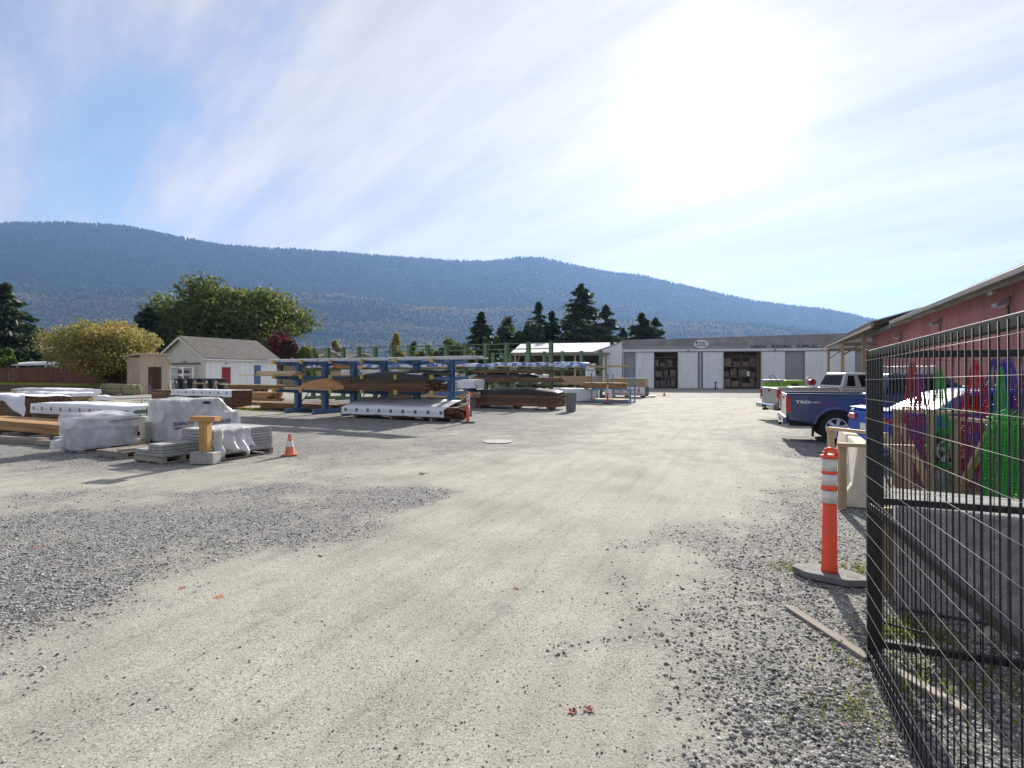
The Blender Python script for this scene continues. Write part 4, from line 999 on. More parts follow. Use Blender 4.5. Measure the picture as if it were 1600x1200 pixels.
BR = at(703, 20.8)
cantilever('blue_rack', 'big dark blue cantilever rack loaded with lumber and long trim', BR, 6, 1.62, 2.36, (1.05, 1.62, 2.24), 1.25, 'rack_blue', cw=.2, back=1.0, tip='yellow_paint', rails=(1.59, 2.24), braces=(1, 2, 4))
# loads on it
b = bundle('lumber_bundle', 'brown lumber bundle under a black tarp on the blue rack', 'lumber', on(BR, -0.10, -1.15, 1.055), 4.26, 1.05, .50, .15, .045, 'wood_treated', skid=.0, group='lumber on the blue rack', straps=0, end_jit=.25, seed=1)
sheet_over(b, 'tarp', 'tarp_black', 3.7, 1.05, .34, .52, amp=.05, hem=.06, bulge=.16, seed=2, drop=lambda u: .55)
b = bundle('lumber_bundle', 'lumber bundle under a crumpled tan brown sheet on the blue rack', 'lumber', on(BR, -4.26, -1.15, 1.055), 3.13, .9, .10, .15, .05, 'wood_pale', skid=0, group='lumber on the blue rack', straps=0, end_jit=.3, seed=3)
sheet_over(b, 'sheet', 'tarp_brown', 2.3, .9, .06, .16, amp=.06, hem=.03, bulge=.22, seed=5, drop=lambda u: 1.0)
bundle('lumber_bundle', 'thin brown boards sticking out of the low blue rack arms towards the garage', 'lumber', on(BR, -5.74, -.95, 1.055), 3.83, .6, .15, .14, .05, 'wood_brown', skid=0, group='lumber on the blue rack', straps=0, end_jit=.6, seed=4)
bundle('lumber_bundle', 'pale tan beam pack on the middle blue rack arms at the garage end', 'lumber', on(BR, -6.87, -1.1, 1.625), 2.35, .6, .22, .2, .07, 'wood_pale', skid=0, group='lumber on the blue rack', straps=0, end_jit=.4, seed=6)
bundle('trim_boards', 'upper pale yellow trim boards jutting from the blue rack towards the garage', 'lumber', on(BR, -7.31, -.4, 1.64), 4.00, .3, .05, .1, .05, 'yellow_board', skid=0, straps=0, end_jit=.5, seed=7)
bundle('trim_boards', 'lower pale yellow trim boards jutting past the blue rack towards the garage', 'lumber', on(BR, -7.83, -.9, 1.22), 3.65, .25, .04, .12, .04, 'yellow_board', skid=0, straps=0, end_jit=.5, seed=8)
bundle('trim_bundle', 'long grey metal trim lengths on the top arms of the blue rack', 'trim', on(BR, -1.83, -1.2, 2.245), 7.48, .35, .07, .12, .035, 'trim_pale', skid=0, straps=3, end_jit=.4, seed=9)
bundle('trim_bundle', 'second row of long grey trim behind the first on top of the blue rack', 'trim', on(BR, -0.96, -.6, 2.245), 8.00, .4, .13, .13, .045, 'trim_pale', skid=0, straps=3, end_jit=.5, seed=10)
bundle('trim_bundle', 'dark weathered trim on the back top arms of the blue rack', 'trim', on(BR, -0.52, .35, 2.245), 7.31, .75, .12, .15, .06, 'trim_pale', skid=0, straps=2, end_jit=.4, seed=25)
bundle('moulding_bundle', 'short pale mouldings overhanging the blue rack top above the orange post', 'trim', on(BR, 2.09, -1.1, 2.245), 2.78, .7, .12, .12, .06, 'trim_pale', skid=0, straps=0, end_jit=.9, seed=11)
bundle('lumber_bundle', 'brown lumber lying on the back arms of the blue rack', 'lumber', on(BR, -0.35, .3, 1.055), 4.52, .9, .3, .15, .05, 'wood_brown', skid=0, group='lumber on the blue rack', straps=0, end_jit=.3, seed=12)
b = bundle('wrapped_pack', 'white wrapped pack with grey marks on the back arms of the blue rack', 'lumber', on(BR, -2.78, .3, 1.625), 2.96, .85, .26, .2, .09, 'wood_pale', skid=0, straps=0, seed=13)
sheet_over(b, 'wrap', 'tarp_white', 2.96, .85, .02, .27, seed=13, amp=.02)
tp = cover(1.4, .8, .0, .10, amp=.08, freq=2.2, seed=21, hem=.04).build('tarp', MATS['tarp_white'], smooth=True, loc=on(BR, -.6, -1.0, 1.625), rz=YAW); tag(tp, 'small white tarp folded over the middle arms of the blue rack', 'tarp')
tp = cover(1.5, .9, .0, .12, amp=.09, freq=1.8, seed=22, hem=.05, bulge=.1).build('tarp', MATS['tarp_black'], smooth=True, loc=on(BR, .1, -.9, 1.64), rz=YAW); tag(tp, 'crumpled black tarp on the middle blue rack arms at the orange post end', 'tarp')
tp = cover(1.0, .7, -.12, .06, amp=.05, seed=23, hem=.05).build('tarp', MATS['tarp_brown'], smooth=True, loc=on(BR, -5.3, .4, 2.1), rz=YAW); tag(tp, 'tan sheet hanging under the top arms of the blue rack', 'tarp')

# on the ground before the blue rack
c = gp(693, 659)
b = bundle('lumber_pack', 'long lumber pack in white wrap with green square marks before the blue rack', 'lumber', c, 4.75, 1.2, .30, .14, .05, 'wood_treated', skid=.10, straps=0, seed=14, end_jit=.12)
sheet_over(b, 'wrap', 'wrap_green', 4.75, 1.18, .14, .42, seed=15, amp=.03, hem=.03, bulge=.03, ends=(True, False), eps=.03, tilt=.30)
bundle('lumber_stack', 'back rows of brown lumber under the sloping wrap with green marks', 'lumber', c + E2 * .72 + Vector((0, 0, .40)), 4.7, .46, .24, .15, .05, 'wood_treated', skid=0, straps=0, seed=20, end_jit=.3)
b = bundle('lumber_stack', 'low brown lumber stack on the ground under the garage end of the blue rack', 'lumber', gp(525, 645), 4.7, 1.1, .26, .14, .045, 'wood_brown', skid=.09, straps=0, seed=16, end_jit=.3)
bundle('lumber_stack', 'dark timbers stacked under the blue rack behind the orange post', 'lumber', on(BR, 1.1, -1.0, 0), 3.4, .9, .42, .15, .06, 'wood_treated', skid=.08, straps=0, seed=17, end_jit=.6)
bundle('loose_boards', 'pale loose boards fanned on the ground between blue rack and dotted lumber pack', 'lumber', gp(452, 634), 4.6, 1.3, .09, .16, .045, 'wood_orange', skid=.06, straps=0, jit=.2, seed=18, end_jit=1.0, rz=YAW + .04)
bundle('loose_boards', 'smaller fan of pale boards lying beside the bright weeds', 'lumber', gp(412, 641), 3.2, .5, .05, .16, .045, 'wood_orange', skid=.05, straps=0, jit=.3, seed=19, end_jit=.8, rz=YAW + .1)
c = gp(410, 640); n = 160; r = np.random.default_rng(5)
def grass_tuft(label, c, n, rad, h, col, seed, elong=1.0, name='weeds'):
    r = np.random.default_rng(seed)
    P = np.stack([c[0] + r.normal(0, rad, n) * elong, c[1] + r.normal(0, rad, n), np.zeros(n) - .01], -1); a = r.uniform(0, 6.28, n); w = h * .10
    dv = np.stack([np.cos(a) * w, np.sin(a) * w, np.zeros(n)], -1); tip = P + np.stack([r.normal(0, h * .5, n), r.normal(0, h * .5, n), h * r.uniform(.4, 1.2, n)], -1)
    mid = (P + tip) / 2 + np.stack([np.zeros(n), np.zeros(n), np.full(n, h * .12)], -1)
    v = np.stack([P - dv, P + dv, mid + dv * .8, tip, mid - dv * .8], 1).reshape(-1, 3); f = np.arange(5 * n).reshape(-1, 5)
    cc = np.repeat(np.array([col]) * r.uniform(.6, 1.3, (n, 1)), 5, 0)
    tag(stuff(link(name, np_mesh(name, v, f, MATS['leaves'], cc))), label, 'weeds')
grass_tuft('patch of bright weeds by the fanned loose boards', c, 500, .35, .12, (.28, .32, .04), 5, 1.5)

# ---- green racks
GA = at(860, 30.0); GB = at(938, 40.0)
HA = zz(534, 30.0)
cantilever('green_rack', 'long tall green cantilever rack running behind the blue rack', GA, 14, 1.37, HA, (1.28, 2.12), 1.25, 'rack_green', cw=.18, back=1.1, rails=(HA - .02, HA - .33, 1.95), braces=(0, 1, 2, 4, 6, 8))
cantilever('green_rack', 'shorter far green cantilever rack before the open shed', GB, 7, 1.5, zz(548, 40.0), (.95, 2.2), 1.25, 'rack_green', cw=.2, back=1.0, rails=(3.4, 2.05), braces=(0, 2, 4))
b = bundle('lumber_bundle', 'brown timber bundle on the arms of the long green rack', 'lumber', on(GA, .95, -1.2, 1.285), 5.2, .9, .24, .15, .06, 'wood_brown', skid=0, straps=0, seed=31, end_jit=.15, group='lumber on the green racks')
tp = cover(3.6, .85, .0, .04, amp=.06, seed=32, hem=.02, bulge=.14).build('tarp', MATS['tarp_black'], smooth=True, loc=on(GA, -.6, -1.15, 1.53), rz=YAW); tag(tp, 'black tarp lying over the brown timber bundle of the long green rack', 'tarp')
b = bundle('lumber_stack', 'big brown lumber stack on the ground under the long green rack', 'lumber', gp(872, 641), 4.9, 1.15, .56, .15, .07, 'wood_brown', skid=.14, straps=2, seed=33, end_jit=.1)
tp = cover(4.6, 1.1, -.06, .05, amp=.07, seed=34, hem=.05, bulge=.20, drop=lambda u: .9).build('tarp', MATS['tarp_black'], smooth=True, loc=gp(872, 641) + E1 * -.1 + E2 * .05 + Vector((0, 0, .71)), rz=YAW); tag(tp, 'dark tarp spread over the big brown lumber stack', 'tarp')
b = bundle('wrapped_pack', 'white wrapped pack with grey stamps at the gap between blue and green racks', 'lumber', at(741, 27.2, 1.0), 2.6, 1.0, .40, .15, .08, 'wood_treated', skid=0, straps=0, seed=35)
sheet_over(b, 'wrap', 'tarp_white', 2.6, 1.0, .0, .43, seed=35, amp=.025, ends=(False, True))
for k in range(2): MB().box(-.5 - k * 1.6, -.38 - k * 1.6, .1, .9, -1.0, .0).build('trestle', MATS['rack_blue'], b)
bundle('lumber_bundle', 'pale lumber under the white wrapped pack between the racks', 'lumber', at(745, 27.0, 0), 3.6, 1.0, .32, .15, .06, 'wood_pale', skid=.5, straps=0, seed=36, end_jit=.4)
b = bundle('wrapped_pack', 'white tarped pack on the low arms of the long green rack', 'lumber', on(GA, -1.2, .35, 1.285), 4.2, .95, .30, .2, .1, 'wood_pale', skid=0, straps=0, seed=37)
sheet_over(b, 'wrap', 'tarp_white', 4.2, .95, .02, .33, seed=37, amp=.03, bulge=.06)
for k, (x, L) in enumerate(((.3, 3.8), (-4.0, 4.2), (-8.8, 4.4), (-13.6, 3.6))):
    b = bundle('wrapped_pack', ['blue and white wrapped siding pack on the high arms, open end of long green rack', 'blue and white wrapped siding pack on the high arms, second from the open end', 'blue and white wrapped siding pack on the high arms, third from the open end', 'blue and white wrapped siding pack on the high arms, furthest along the long green rack'][k], 'lumber', on(GA, x, -1.1, 2.125), L, .8, .16, .2, .08, 'wood_pale', skid=0, straps=0, seed=40 + k, group='blue wrapped packs')
    sheet_over(b, 'wrap', 'tarp_blue', L, .8, .02, .18, seed=40 + k, amp=.03, bulge=.03)
for k, (x, z, L, mt, lab) in enumerate(((-.6, 2.205, 4.0, 'tarp_blue', 'blue wrapped pack on the high arms of the far green rack'), (-4.8, 2.205, 4.2, 'tarp_white', 'white wrapped pack on the high arms of the far green rack'), (-3.6, .955, 4.8, 'tarp_white', 'tall white wrapped pack on the low arms of the far green rack'))):
    b = bundle('wrapped_pack', lab, 'lumber', on(GB, x, -1.1, z), L, .9, .24 if z > 2 else .62, .2, .12, 'wood_pale', skid=0, straps=0, seed=50 + k)
    sheet_over(b, 'wrap', mt, L, .9, .02, .27 if z > 2 else .66, seed=50 + k, amp=.05, bulge=.10)
bundle('board_stack', 'tan panel stack on the low arms of the far green rack', 'lumber', on(GB, .2, -1.15, .955), 3.6, 1.0, .62, 1.0, .03, 'osb', skid=0, straps=2, seed=54, nm='panel')
bundle('long_boards', 'tan boards sticking out of the high end of the far green rack', 'lumber', on(GB, 2.3, -.9, 2.205), 3.6, .6, .14, .15, .05, 'wood_pale', skid=0, straps=0, seed=55, end_jit=.4)
bundle('long_boards', 'tan boards on the back arms of the far green rack', 'lumber', on(GB, .2, .4, .955), 6, .8, .3, .15, .05, 'wood_pale', skid=0, straps=0, seed=56, end_jit=.4)
bundle('board_stack', 'pale panel stack on the ground beneath the far green rack', 'lumber', on(GB, -.6, -1.2, 0), 4.6, 1.1, .42, 1.1, .035, 'wood_pale', skid=.12, straps=0, seed=57, nm='panel')
bundle('lumber_bundle', 'brown boards above the black tarp on the long green rack', 'lumber', on(GA, .5, -1.0, 1.78), 4.6, .7, .16, .14, .05, 'wood_brown', skid=0, straps=0, seed=65, end_jit=.5)
for x in (-.9, -2.6, -4.0): MB().box(x - .05, x + .05, -.1, .8, -.09, 0).build('bearer', MATS['wood_grey'], bpy.data.objects[[o.name for o in bpy.data.objects if o.name.startswith('lumber_bundle') and not o.parent][-1]])
b = bundle('wrapped_pack', 'white wrapped siding pack under the blue wrapped packs of the long green rack', 'lumber', on(GA, -5.4, -1.1, 1.285), 4.4, .9, .42, .2, .1, 'wood_pale', skid=0, straps=0, seed=66)
sheet_over(b, 'wrap', 'tarp_white', 4.4, .9, .02, .45, seed=66, amp=.03, bulge=.05)
b = bundle('lumber_bundle', 'orange lumber low on the long green rack behind the blue rack', 'lumber', on(GA, -10.2, -1.1, 1.285), 4.6, .9, .40, .15, .06, 'wood_orange', skid=0, straps=0, seed=67, end_jit=.3)
bundle('lumber_stack', 'brown lumber stack on the ground beyond the middle of the blue rack', 'lumber', on(GA, -5.6, -1.2, 0), 4.8, 1.1, .6, .15, .07, 'wood_brown', skid=.14, straps=0, seed=68, end_jit=.2)
# white tarped pack on the ground
c = gp(928, 628)
b = bundle('lumber_pack', 'long pack under a pale white tarp that reaches the ground', 'lumber', c, 3.2, 1.1, .62, .16, .08, 'wood_pale', skid=.1, straps=0, seed=58)
sheet_over(b, 'tarp', 'tarp_white', 3.25, 1.12, .03, .76, seed=58, amp=.06, freq=1.1, hem=.05, bulge=.05, eps=.05)
# grey bin
t = thing('rubbish_bin', 'grey ribbed rubbish bin by the corner of the big brown lumber stack', 'bin', gp(892, 643)); t.location = gp(892, 643)
MB().lathe([(.19, 0), (.21, .02), (.235, .80), (.25, .82), (.25, .86), (.22, .86), (.20, .1), (.05, .08)], 24).build('body', MATS['bin_grey'], t)
for k in range(12):
    a = k * math.pi / 6; MB().bar((.205 * math.cos(a), .205 * math.sin(a), .04), (.24 * math.cos(a), .24 * math.sin(a), .79), .03, .02).build('rib', MATS['bin_grey'], t)
# printed panel stack
c = gp(1008, 621)
b = thing('panel_stack', 'wrapped panel stack with red printed lettering and black end', 'lumber', c, YAW)
MB().box(-3.0, 0, 0, 1.2, .12, .76).build('wrapped_core', MATS['tarp_white'], b, bevel=.02)
for k in range(9): MB().box(-3.0, -.02, .02, 1.18, .775 + k * .072, .84 + k * .072).build('panel', MATS['osb'], b)
MB().box(0.002, .03, -.02, 1.2, .10, .78).build('black_end', MATS['tarp_black'], b)
MB().box(-2.9, -.1, -.012, -.004, .22, .28).build('printed_band', MATS['print_red'], b)
for k, ch in enumerate('NCOS'):
    link('lettering', text_mesh(ch, .42, MATS['print_red'], .004, .012), b, (-2.45 + k * .66, -.012, .50), (R(90), 0, 0))
for x in (-2.6, -1.5, -.3): MB().box(x - .06, x + .06, .05, 1.15, 0, .125).build('bearer', MATS['wood_grey'], b)
sh = cover(.9, 1.0, 0, .10, amp=.05, seed=61).build('tarp', MATS['tarp_black'], smooth=True, loc=c + E1 * .55 + E2 * .1 + Vector((0, 0, .02)), rz=YAW)
tag(sh, 'black tarp heap beside the black end of the printed panel stack', 'tarp')
# blue stake rack
c = at(985, 31.8); s = thing('stake_rack', 'pale blue steel stake rack holding loose lumber', 'rack', c, YAW)
for x in (0, -1.35, -1.6 + .25 - 1.0):
    for y in (0, 1.1):
        MB().box(x - .035, x + .035, y - .035, y + .035, 0, 1.72).build('stake', MATS['rack_blue_pale'], s)
for z in (.12, .86):
    for y in (0, 1.1): MB().box(-2.35, 0, y - .03, y + .03, z - .09, z).build('side_rail', MATS['rack_blue_pale'], s)
    for x in (-.1, -1.3, -2.25): MB().box(x - .04, x + .04, 0, 1.1, z - .085, z - .01).build('cross_bar', MATS['rack_blue_pale'], s)
bundle('lumber_bundle', 'loose orange lumber ends in the pale blue stake rack', 'lumber', c + E1 * -.2 + E2 * .08 + Vector((0, 0, .86)), 2.3, .95, .34, .14, .05, 'wood_orange', skid=0, straps=0, seed=63, end_jit=.7)
bundle('lumber_bundle', 'pale off cuts on the bottom of the pale blue stake rack', 'lumber', c + E1 * -.1 + E2 * .08 + Vector((0, 0, .12)), 2.2, .9, .10, .14, .05, 'wood_pale', skid=0, straps=0, seed=64, end_jit=.5)

# ---- far left yard
c = gp(362, 640)
b = bundle('lumber_pack', 'lumber pack with a white wrapped side and dotted board ends behind the paver pallets', 'lumber', c, 4.7, 1.15, .78, .14, .06, 'wood_treated', skid=.12, straps=0, seed=71, end_jit=.05)
sheet_over(b, 'wrap', 'wrap_far', 4.7, 1.15, .60, .92, seed=71, amp=.02, ends=(True, False), hem=.05)
bundle('lumber_stack', 'short brown lumber stack at the shed end of the dotted lumber pack', 'lumber', gp(268, 634), 1.8, 1.2, .75, .15, .07, 'wood_brown', skid=.1, straps=1, seed=72)
bundle('lumber_stack', 'brown timbers stacked before the garage side door', 'lumber', at(400, 36), 3.2, 1.2, .9, .18, .12, 'wood_brown', skid=.1, straps=0, seed=73, end_jit=.5)
bundle('lumber_stack', 'lower brown timbers beside the stack before the garage side door', 'lumber', at(425, 33), 2.2, 1.0, .5, .18, .12, 'wood_orange', skid=.1, straps=0, seed=74, end_jit=.5)
c = at(118, 36)
b = bundle('lumber_pack', 'far white wrapped pack lying before the grass bank', 'lumber', c, 8.5, 1.5, .45, .2, .09, 'wood_pale', skid=.15, straps=0, seed=75, end_jit=.3)
sheet_over(b, 'wrap', 'tarp_white', 8.5, 1.5, .36, .66, seed=75, amp=.05, freq=.9, bulge=.05, hem=.1)
b = bundle('lumber_pack', 'white sheeted pack with open timber below beside the far white pack', 'lumber', at(112, 31.5), 6.5, 1.3, .40, .2, .09, 'wood_pale', skid=.15, straps=0, seed=76, end_jit=.5)
sheet_over(b, 'sheet', 'tarp_white', 6.2, 1.3, .40, .60, seed=76, amp=.07, freq=1.0, hem=.1)
tp = cover(2.0, 1.2, 0, .30, amp=.10, freq=1.2, seed=77).build('tarp', MATS['tarp_white'], smooth=True, loc=at(146, 34.5), rz=YAW); tag(tp, 'white tarp heap at the end of the far white pack', 'tarp')
c = at(192, 14.85)
b = bundle('lumber_pack', 'long white wrapped lumber pack with small grey and green stamps behind the brown timbers', 'lumber', c, 4.9, 1.2, .62, .15, .07, 'wood_treated', skid=.16, straps=0, seed=78)
sheet_over(b, 'wrap', 'wrap_grey', 4.9, 1.2, .50, .80, seed=78, amp=.02, hem=.02, bulge=.02)
c = at(40, 17.6)
b = bundle('lumber_pack', 'dark lumber pack with a torn white cover hanging loose', 'lumber', c, 4.0, 1.2, .78, .15, .07, 'wood_treated', skid=.16, straps=0, seed=79)
sheet_over(b, 'torn_cover', 'tarp_white', 4.0, 1.25, .30, .98, seed=80, amp=.09, freq=1.5, ends=(False, False), drop=lambda u: .25 + .75 * max(0, (u - .62) / .38), hem=.12)
c = at(90, 13.76)
b = bundle('timber_stack', 'stack of big orange brown timbers on bearers beside the cling wrapped cube', 'lumber', c + Vector((0, 0, .16)), 5.2, 1.0, .26, .25, .13, 'wood_orange', skid=0, straps=0, seed=81, nm='timber', end_jit=.02)
for k, (x, dx) in enumerate(((-.5, 0), (-1.9, 0), (-3.4, 0))): MB().box(x - .07, x + .07, -.35, 1.2, -.16, .0).build('bearer', MATS['wood_grey'], b)
tb = thing('timber', 'grey weathered beam lying on the gravel before the big timbers', 'lumber', gp(72, 694) , YAW + .16); MB().box(-4.2, 0, -.07, .07, 0, .15).build('beam', MATS['wood_grey'], tb, bevel=.01)
tb = thing('timber', 'short grey block at the end of the weathered beam', 'lumber', gp(84, 696), YAW + .2); MB().box(-.5, 0, -.07, .07, 0, .12).build('beam', MATS['wood_grey'], tb, bevel=.01)

# ---- pallets, pavers, slabs
def pallet(label, corner, L, W, group='wooden pallets', h=.13):
    p = thing('pallet', label, 'pallet', corner, YAW, group)
    for y in (.05, W / 2, W - .05): MB().box(-L, 0, y - .045, y + .045, .018, h - .02).build('stringer', MATS['wood_grey'], p)
    n = 7
    for i in range(n):
        x = -L + (L - .1) * i / (n - 1); MB().box(x, x + .1, 0, W, h - .02, h).build('deck_board', MATS['wood_grey'], p)
    for i in range(3):
        x = -L + (L - .1) * i / 2; MB().box(x, x + .1, 0, W, 0, .02).build('bottom_board', MATS['wood_grey'], p)
    return p
def slab_stack(label, corner, L, W, nx, ny, layers, th, z0, seed, lay=None, cat='paving slabs', group='slab stacks'):
    s = thing('slab_stack', label, cat, corner + Vector((0, 0, z0)), YAW, group); rr = random.Random(seed)
    w, d = L / nx, W / ny
    me = MB().box(-w / 2 + .006, w / 2 - .006, -d / 2 + .006, d / 2 - .006, .004, th - .005).mesh('slab', MATS['slab'])
    for i in range(nx):
        for j in range(ny):
            for k in range(lay(i, j) if lay else layers): link('slab', me, s, (-L + w * (i + .5) + rr.uniform(-.008, .008), d * (j + .5) + rr.uniform(-.008, .008), k * th), (0, 0, rr.uniform(-.015, .015)))
    return s
# wrapped pavers
c = gp(125, 708); pallet('pallet under the cling wrapped paver cube', c, .8, 1.12)
s = thing('paver_cube', 'cling wrapped cube of grey pavers with loose white plastic on top', 'pavers', c + Vector((0, 0, .13)), YAW)
m = MB(); rr = random.Random(2)
for k in range(3):
    for i in range(8):
        for j in range(14):
            if 0 < i < 7 and j > 0 and k < 2: continue
            q = rr.uniform(-.004, .004); m.box(-.78 + i * .096 + .003, -.78 + (i + 1) * .096 - .003, .02 + j * .077 + .003, .02 + (j + 1) * .077 - .003, k * .2 + .002, k * .2 + .195 + q)
stuff(m.build('pavers', MATS['slab'], s))
cover(.80, 1.14, -.06, .60, amp=.025, freq=2.6, seed=91, hem=.03, eps=.012, step=.08).build('shrink_wrap', MATS['film'], s, smooth=True)
cover(.82, 1.15, .38, .635, amp=.07, freq=2.4, seed=92, hem=.14, eps=.03, step=.07, bulge=.06).build('loose_plastic', MATS['film'], s, smooth=True)
MB().bar((.06, .55, .52), (.05, 1.18, .54), .03, .02).build('lath', MATS['wood_grey'], s)
cover(.3, .35, -.13, .12, amp=.09, freq=4, seed=93, step=.05).build('plastic_tail', MATS['film'], s, smooth=True, loc=(-.62, -.1, 0))
# small paver tray
c = gp(104, 698); pallet('small pallet under the low paver tray by the big timbers', c, .62, .7)
slab_stack('low paver tray beside the cling wrapped paver cube', c, .6, .7, 3, 3, 1, .08, .13, 3)
# empty pallet and low slab pallet
c = gp(192, 717); pallet('empty weathered pallet in front of the cling wrapped cube', c, .95, .95)
lb = thing('timber', 'loose grey board resting on the empty weathered pallet', 'lumber', c + Vector((0, 0, .13)) + E1 * -.05 + E2 * .6, YAW + R(75)); MB().box(-.6, .6, -.06, .06, 0, .05).build('beam', MATS['wood_grey'], lb)
c = gp(253, 725); pallet('pallet carrying the two low heaps of pale slabs', c, .9, .85)
slab_stack('two low heaps of pale paving slabs on a pallet', c, .88, .84, 2, 1, 4, .058, .13, 5, lay=lambda i, j: 2 if i == 0 else 4)
# tall slab stack with plastic
c = gp(345, 720); pallet('pallet under the tall slab stack', c, 1.28, 1.24)
slab_stack('tall stack of grey slabs half covered by white plastic', c, 1.25, 1.22, 2, 2, 8, .058, .13, 6)
def draped(label, corner, y0, y1, zt, seed, overx=.25, back=.5):
    m = MB(); nu, nv = 26, 22; g = []
    for j in range(nv + 1):
        v = j / nv; y = y0 + (y1 - y0) * v
        row = []
        L1 = back + .12 * mnoise.noise(Vector((v * 4, seed, 0))); L2 = zt * (.75 + .3 * mnoise.noise(Vector((v * 5, seed + 3, 1))))
        for i in range(nu + 1):
            s_ = (L1 + L2) * i / nu
            if s_ < L1: p = Vector((-(L1 - s_), y, zt + .03))
            else:
                q = (s_ - L1); sp = 1 + .12 * q / zt; f = q / zt
                p = Vector((.03 + overx * f ** 1.3 * (.6 + .8 * abs(mnoise.noise(Vector((v * 7, seed, 2))))), y0 + (y - y0 - .5 * (y1 - y0)) * sp + .5 * (y1 - y0), zt + .03 - q))
                p.x += .07 * f * math.sin(v * 23 + seed)
            row.append(noisy(p, .045 + .02 * (s_ > L1), 3.3, seed))
        g.append(row)
    k = nu + 1; m.add([p for r_ in g for p in r_], [(j * k + i, j * k + i + 1, (j + 1) * k + i + 1, (j + 1) * k + i) for j in range(nv) for i in range(nu)])
    o = m.build('plastic_sheet', MATS['film'], smooth=True, loc=corner, rz=YAW); return tag(o, label, 'plastic sheet')
draped('crumpled white plastic sheet hanging over the tall slab stack', c, -.15, .62, .60, 4, .28, .75)
# big wrapped block pallet with print
c = gp(262, 697); pallet('pallet under the big printed wrapped block load', c, .8, 1.9)
s = thing('block_load', 'big plastic wrapped block load with navy printed lettering and a sloping end', 'pavers', c + Vector((0, 0, .13)), YAW)
m = MB(); rr = random.Random(4)
for k in range(5):
    for i in range(4):
        for j in range(9):
            if j >= 7 and k > 2: continue
            m.box(-.78 + i * .195 + .004, -.78 + (i + 1) * .195 - .004, .02 + j * .206 + .004, .02 + (j + 1) * .206 - .004, k * .19 + .003, k * .19 + .186)
stuff(m.build('blocks', MATS['slab'], s))
def slope_cover(seed, mat):
    m = MB(); ny, nx, nz_ = 34, 10, 12; W = 1.9
    top = lambda y: .97 if y < 1.3 else max(.60, .97 - (y - 1.3) * .95)
    rows = []
    for j in range(ny + 1):
        y = -.02 + (W + .04) * j / ny; t_ = top(y); row = [(-.82, y, t_ * q / nz_ - .04) for q in range(nz_)] + [(-.82 + .85 * i / nx, y, t_) for i in range(nx + 1)] + [(.03, y, t_ - (t_ + .04) * (q + 1) / nz_) for q in range(nz_)]
        rows.append([noisy(p, .045, 2.3, seed) for p in row])
    k = len(rows[0]); m.add([p for r_ in rows for p in r_], [(j * k + i, j * k + i + 1, (j + 1) * k + i + 1, (j + 1) * k + i) for j in range(ny) for i in range(k - 1)])
    for y in (-.02, W + .02):
        t_ = top(y); g = [[noisy((-.82 + .85 * i / nx, y, -.04 + (t_ + .04) * q / nz_), .045, 2.3, seed) for q in range(nz_ + 1)] for i in range(nx + 1)]
        kk = nz_ + 1; m.add([p for r_ in g for p in r_], [(i * kk + q, i * kk + q + 1, (i + 1) * kk + q + 1, (i + 1) * kk + q) for i in range(nx) for q in range(nz_)])
    return m
slope_cover(95, 'film').build('plastic_wrap', MATS['film'], s, smooth=True)
for y, z in ((.35, .38), (1.35, .36)):
    link('lettering', text_mesh('BASALITE', .115, MATS['print_navy'], .001, .003), s, (.075, y, z), (R(90), 0, R(90)))
    MB().box(.07, .076, y - .24, y + .24, z - .12, z - .09).build('printed_line', MATS['print_navy'], s)
pl = MB().add([noisy((.05, .95 + .12 * math.cos(t), .86 + .04 * math.sin(t)), .01, 3, 1) for t in [2 * math.pi * i / 14 for i in range(14)]], [tuple(range(14))]).build('logo', MATS['print_navy'], s)
# concrete blocks
def cblock(label, corner, L, W, H, mat='concrete', rz=YAW, z=0):
    o = MB().box(-L, 0, 0, W, 0, H).build('concrete_block', MATS[mat], bevel=.015, loc=Vector(corner) + Vector((0, 0, z)), rz=rz); return tag(o, label, 'concrete block')
c = gp(228, 696); pallet('pallet under the upright grey concrete slab block', c, .6, .95)
cblock('grey concrete slab block standing on a pallet', c + E1 * -.02, .22, .9, .42, z=.13)
o = MB().prism([(0, 0), (.0, .30), (-.25, .42), (-.6, .42), (-.6, 0)], 0, .55, 'xz').build('concrete_block', MATS['concrete_pale'], bevel=.015, loc=gp(236, 683) + Vector((0, 0, .12)), rz=YAW); tag(o, 'pale wedge shaped concrete block beside the printed wrapped load', 'concrete block')
# wooden T stand in a concrete block
c = gp(321, 724); t = thing('timber_stand', 'orange timber T shaped stand in a concrete foot', 'stand', c, R(-8))
MB().box(-.24, .24, -.12, .12, 0, .22).build('concrete_foot', MATS['concrete'], t, bevel=.012)
MB().box(-.085, .085, -.07, .07, .2, .80).build('post', MATS['post_yellow'], t, bevel=.006)
MB().box(-.26, .26, -.09, .09, .80, .90).build('cross_beam', MATS['wood_orange'], t, bevel=.006)

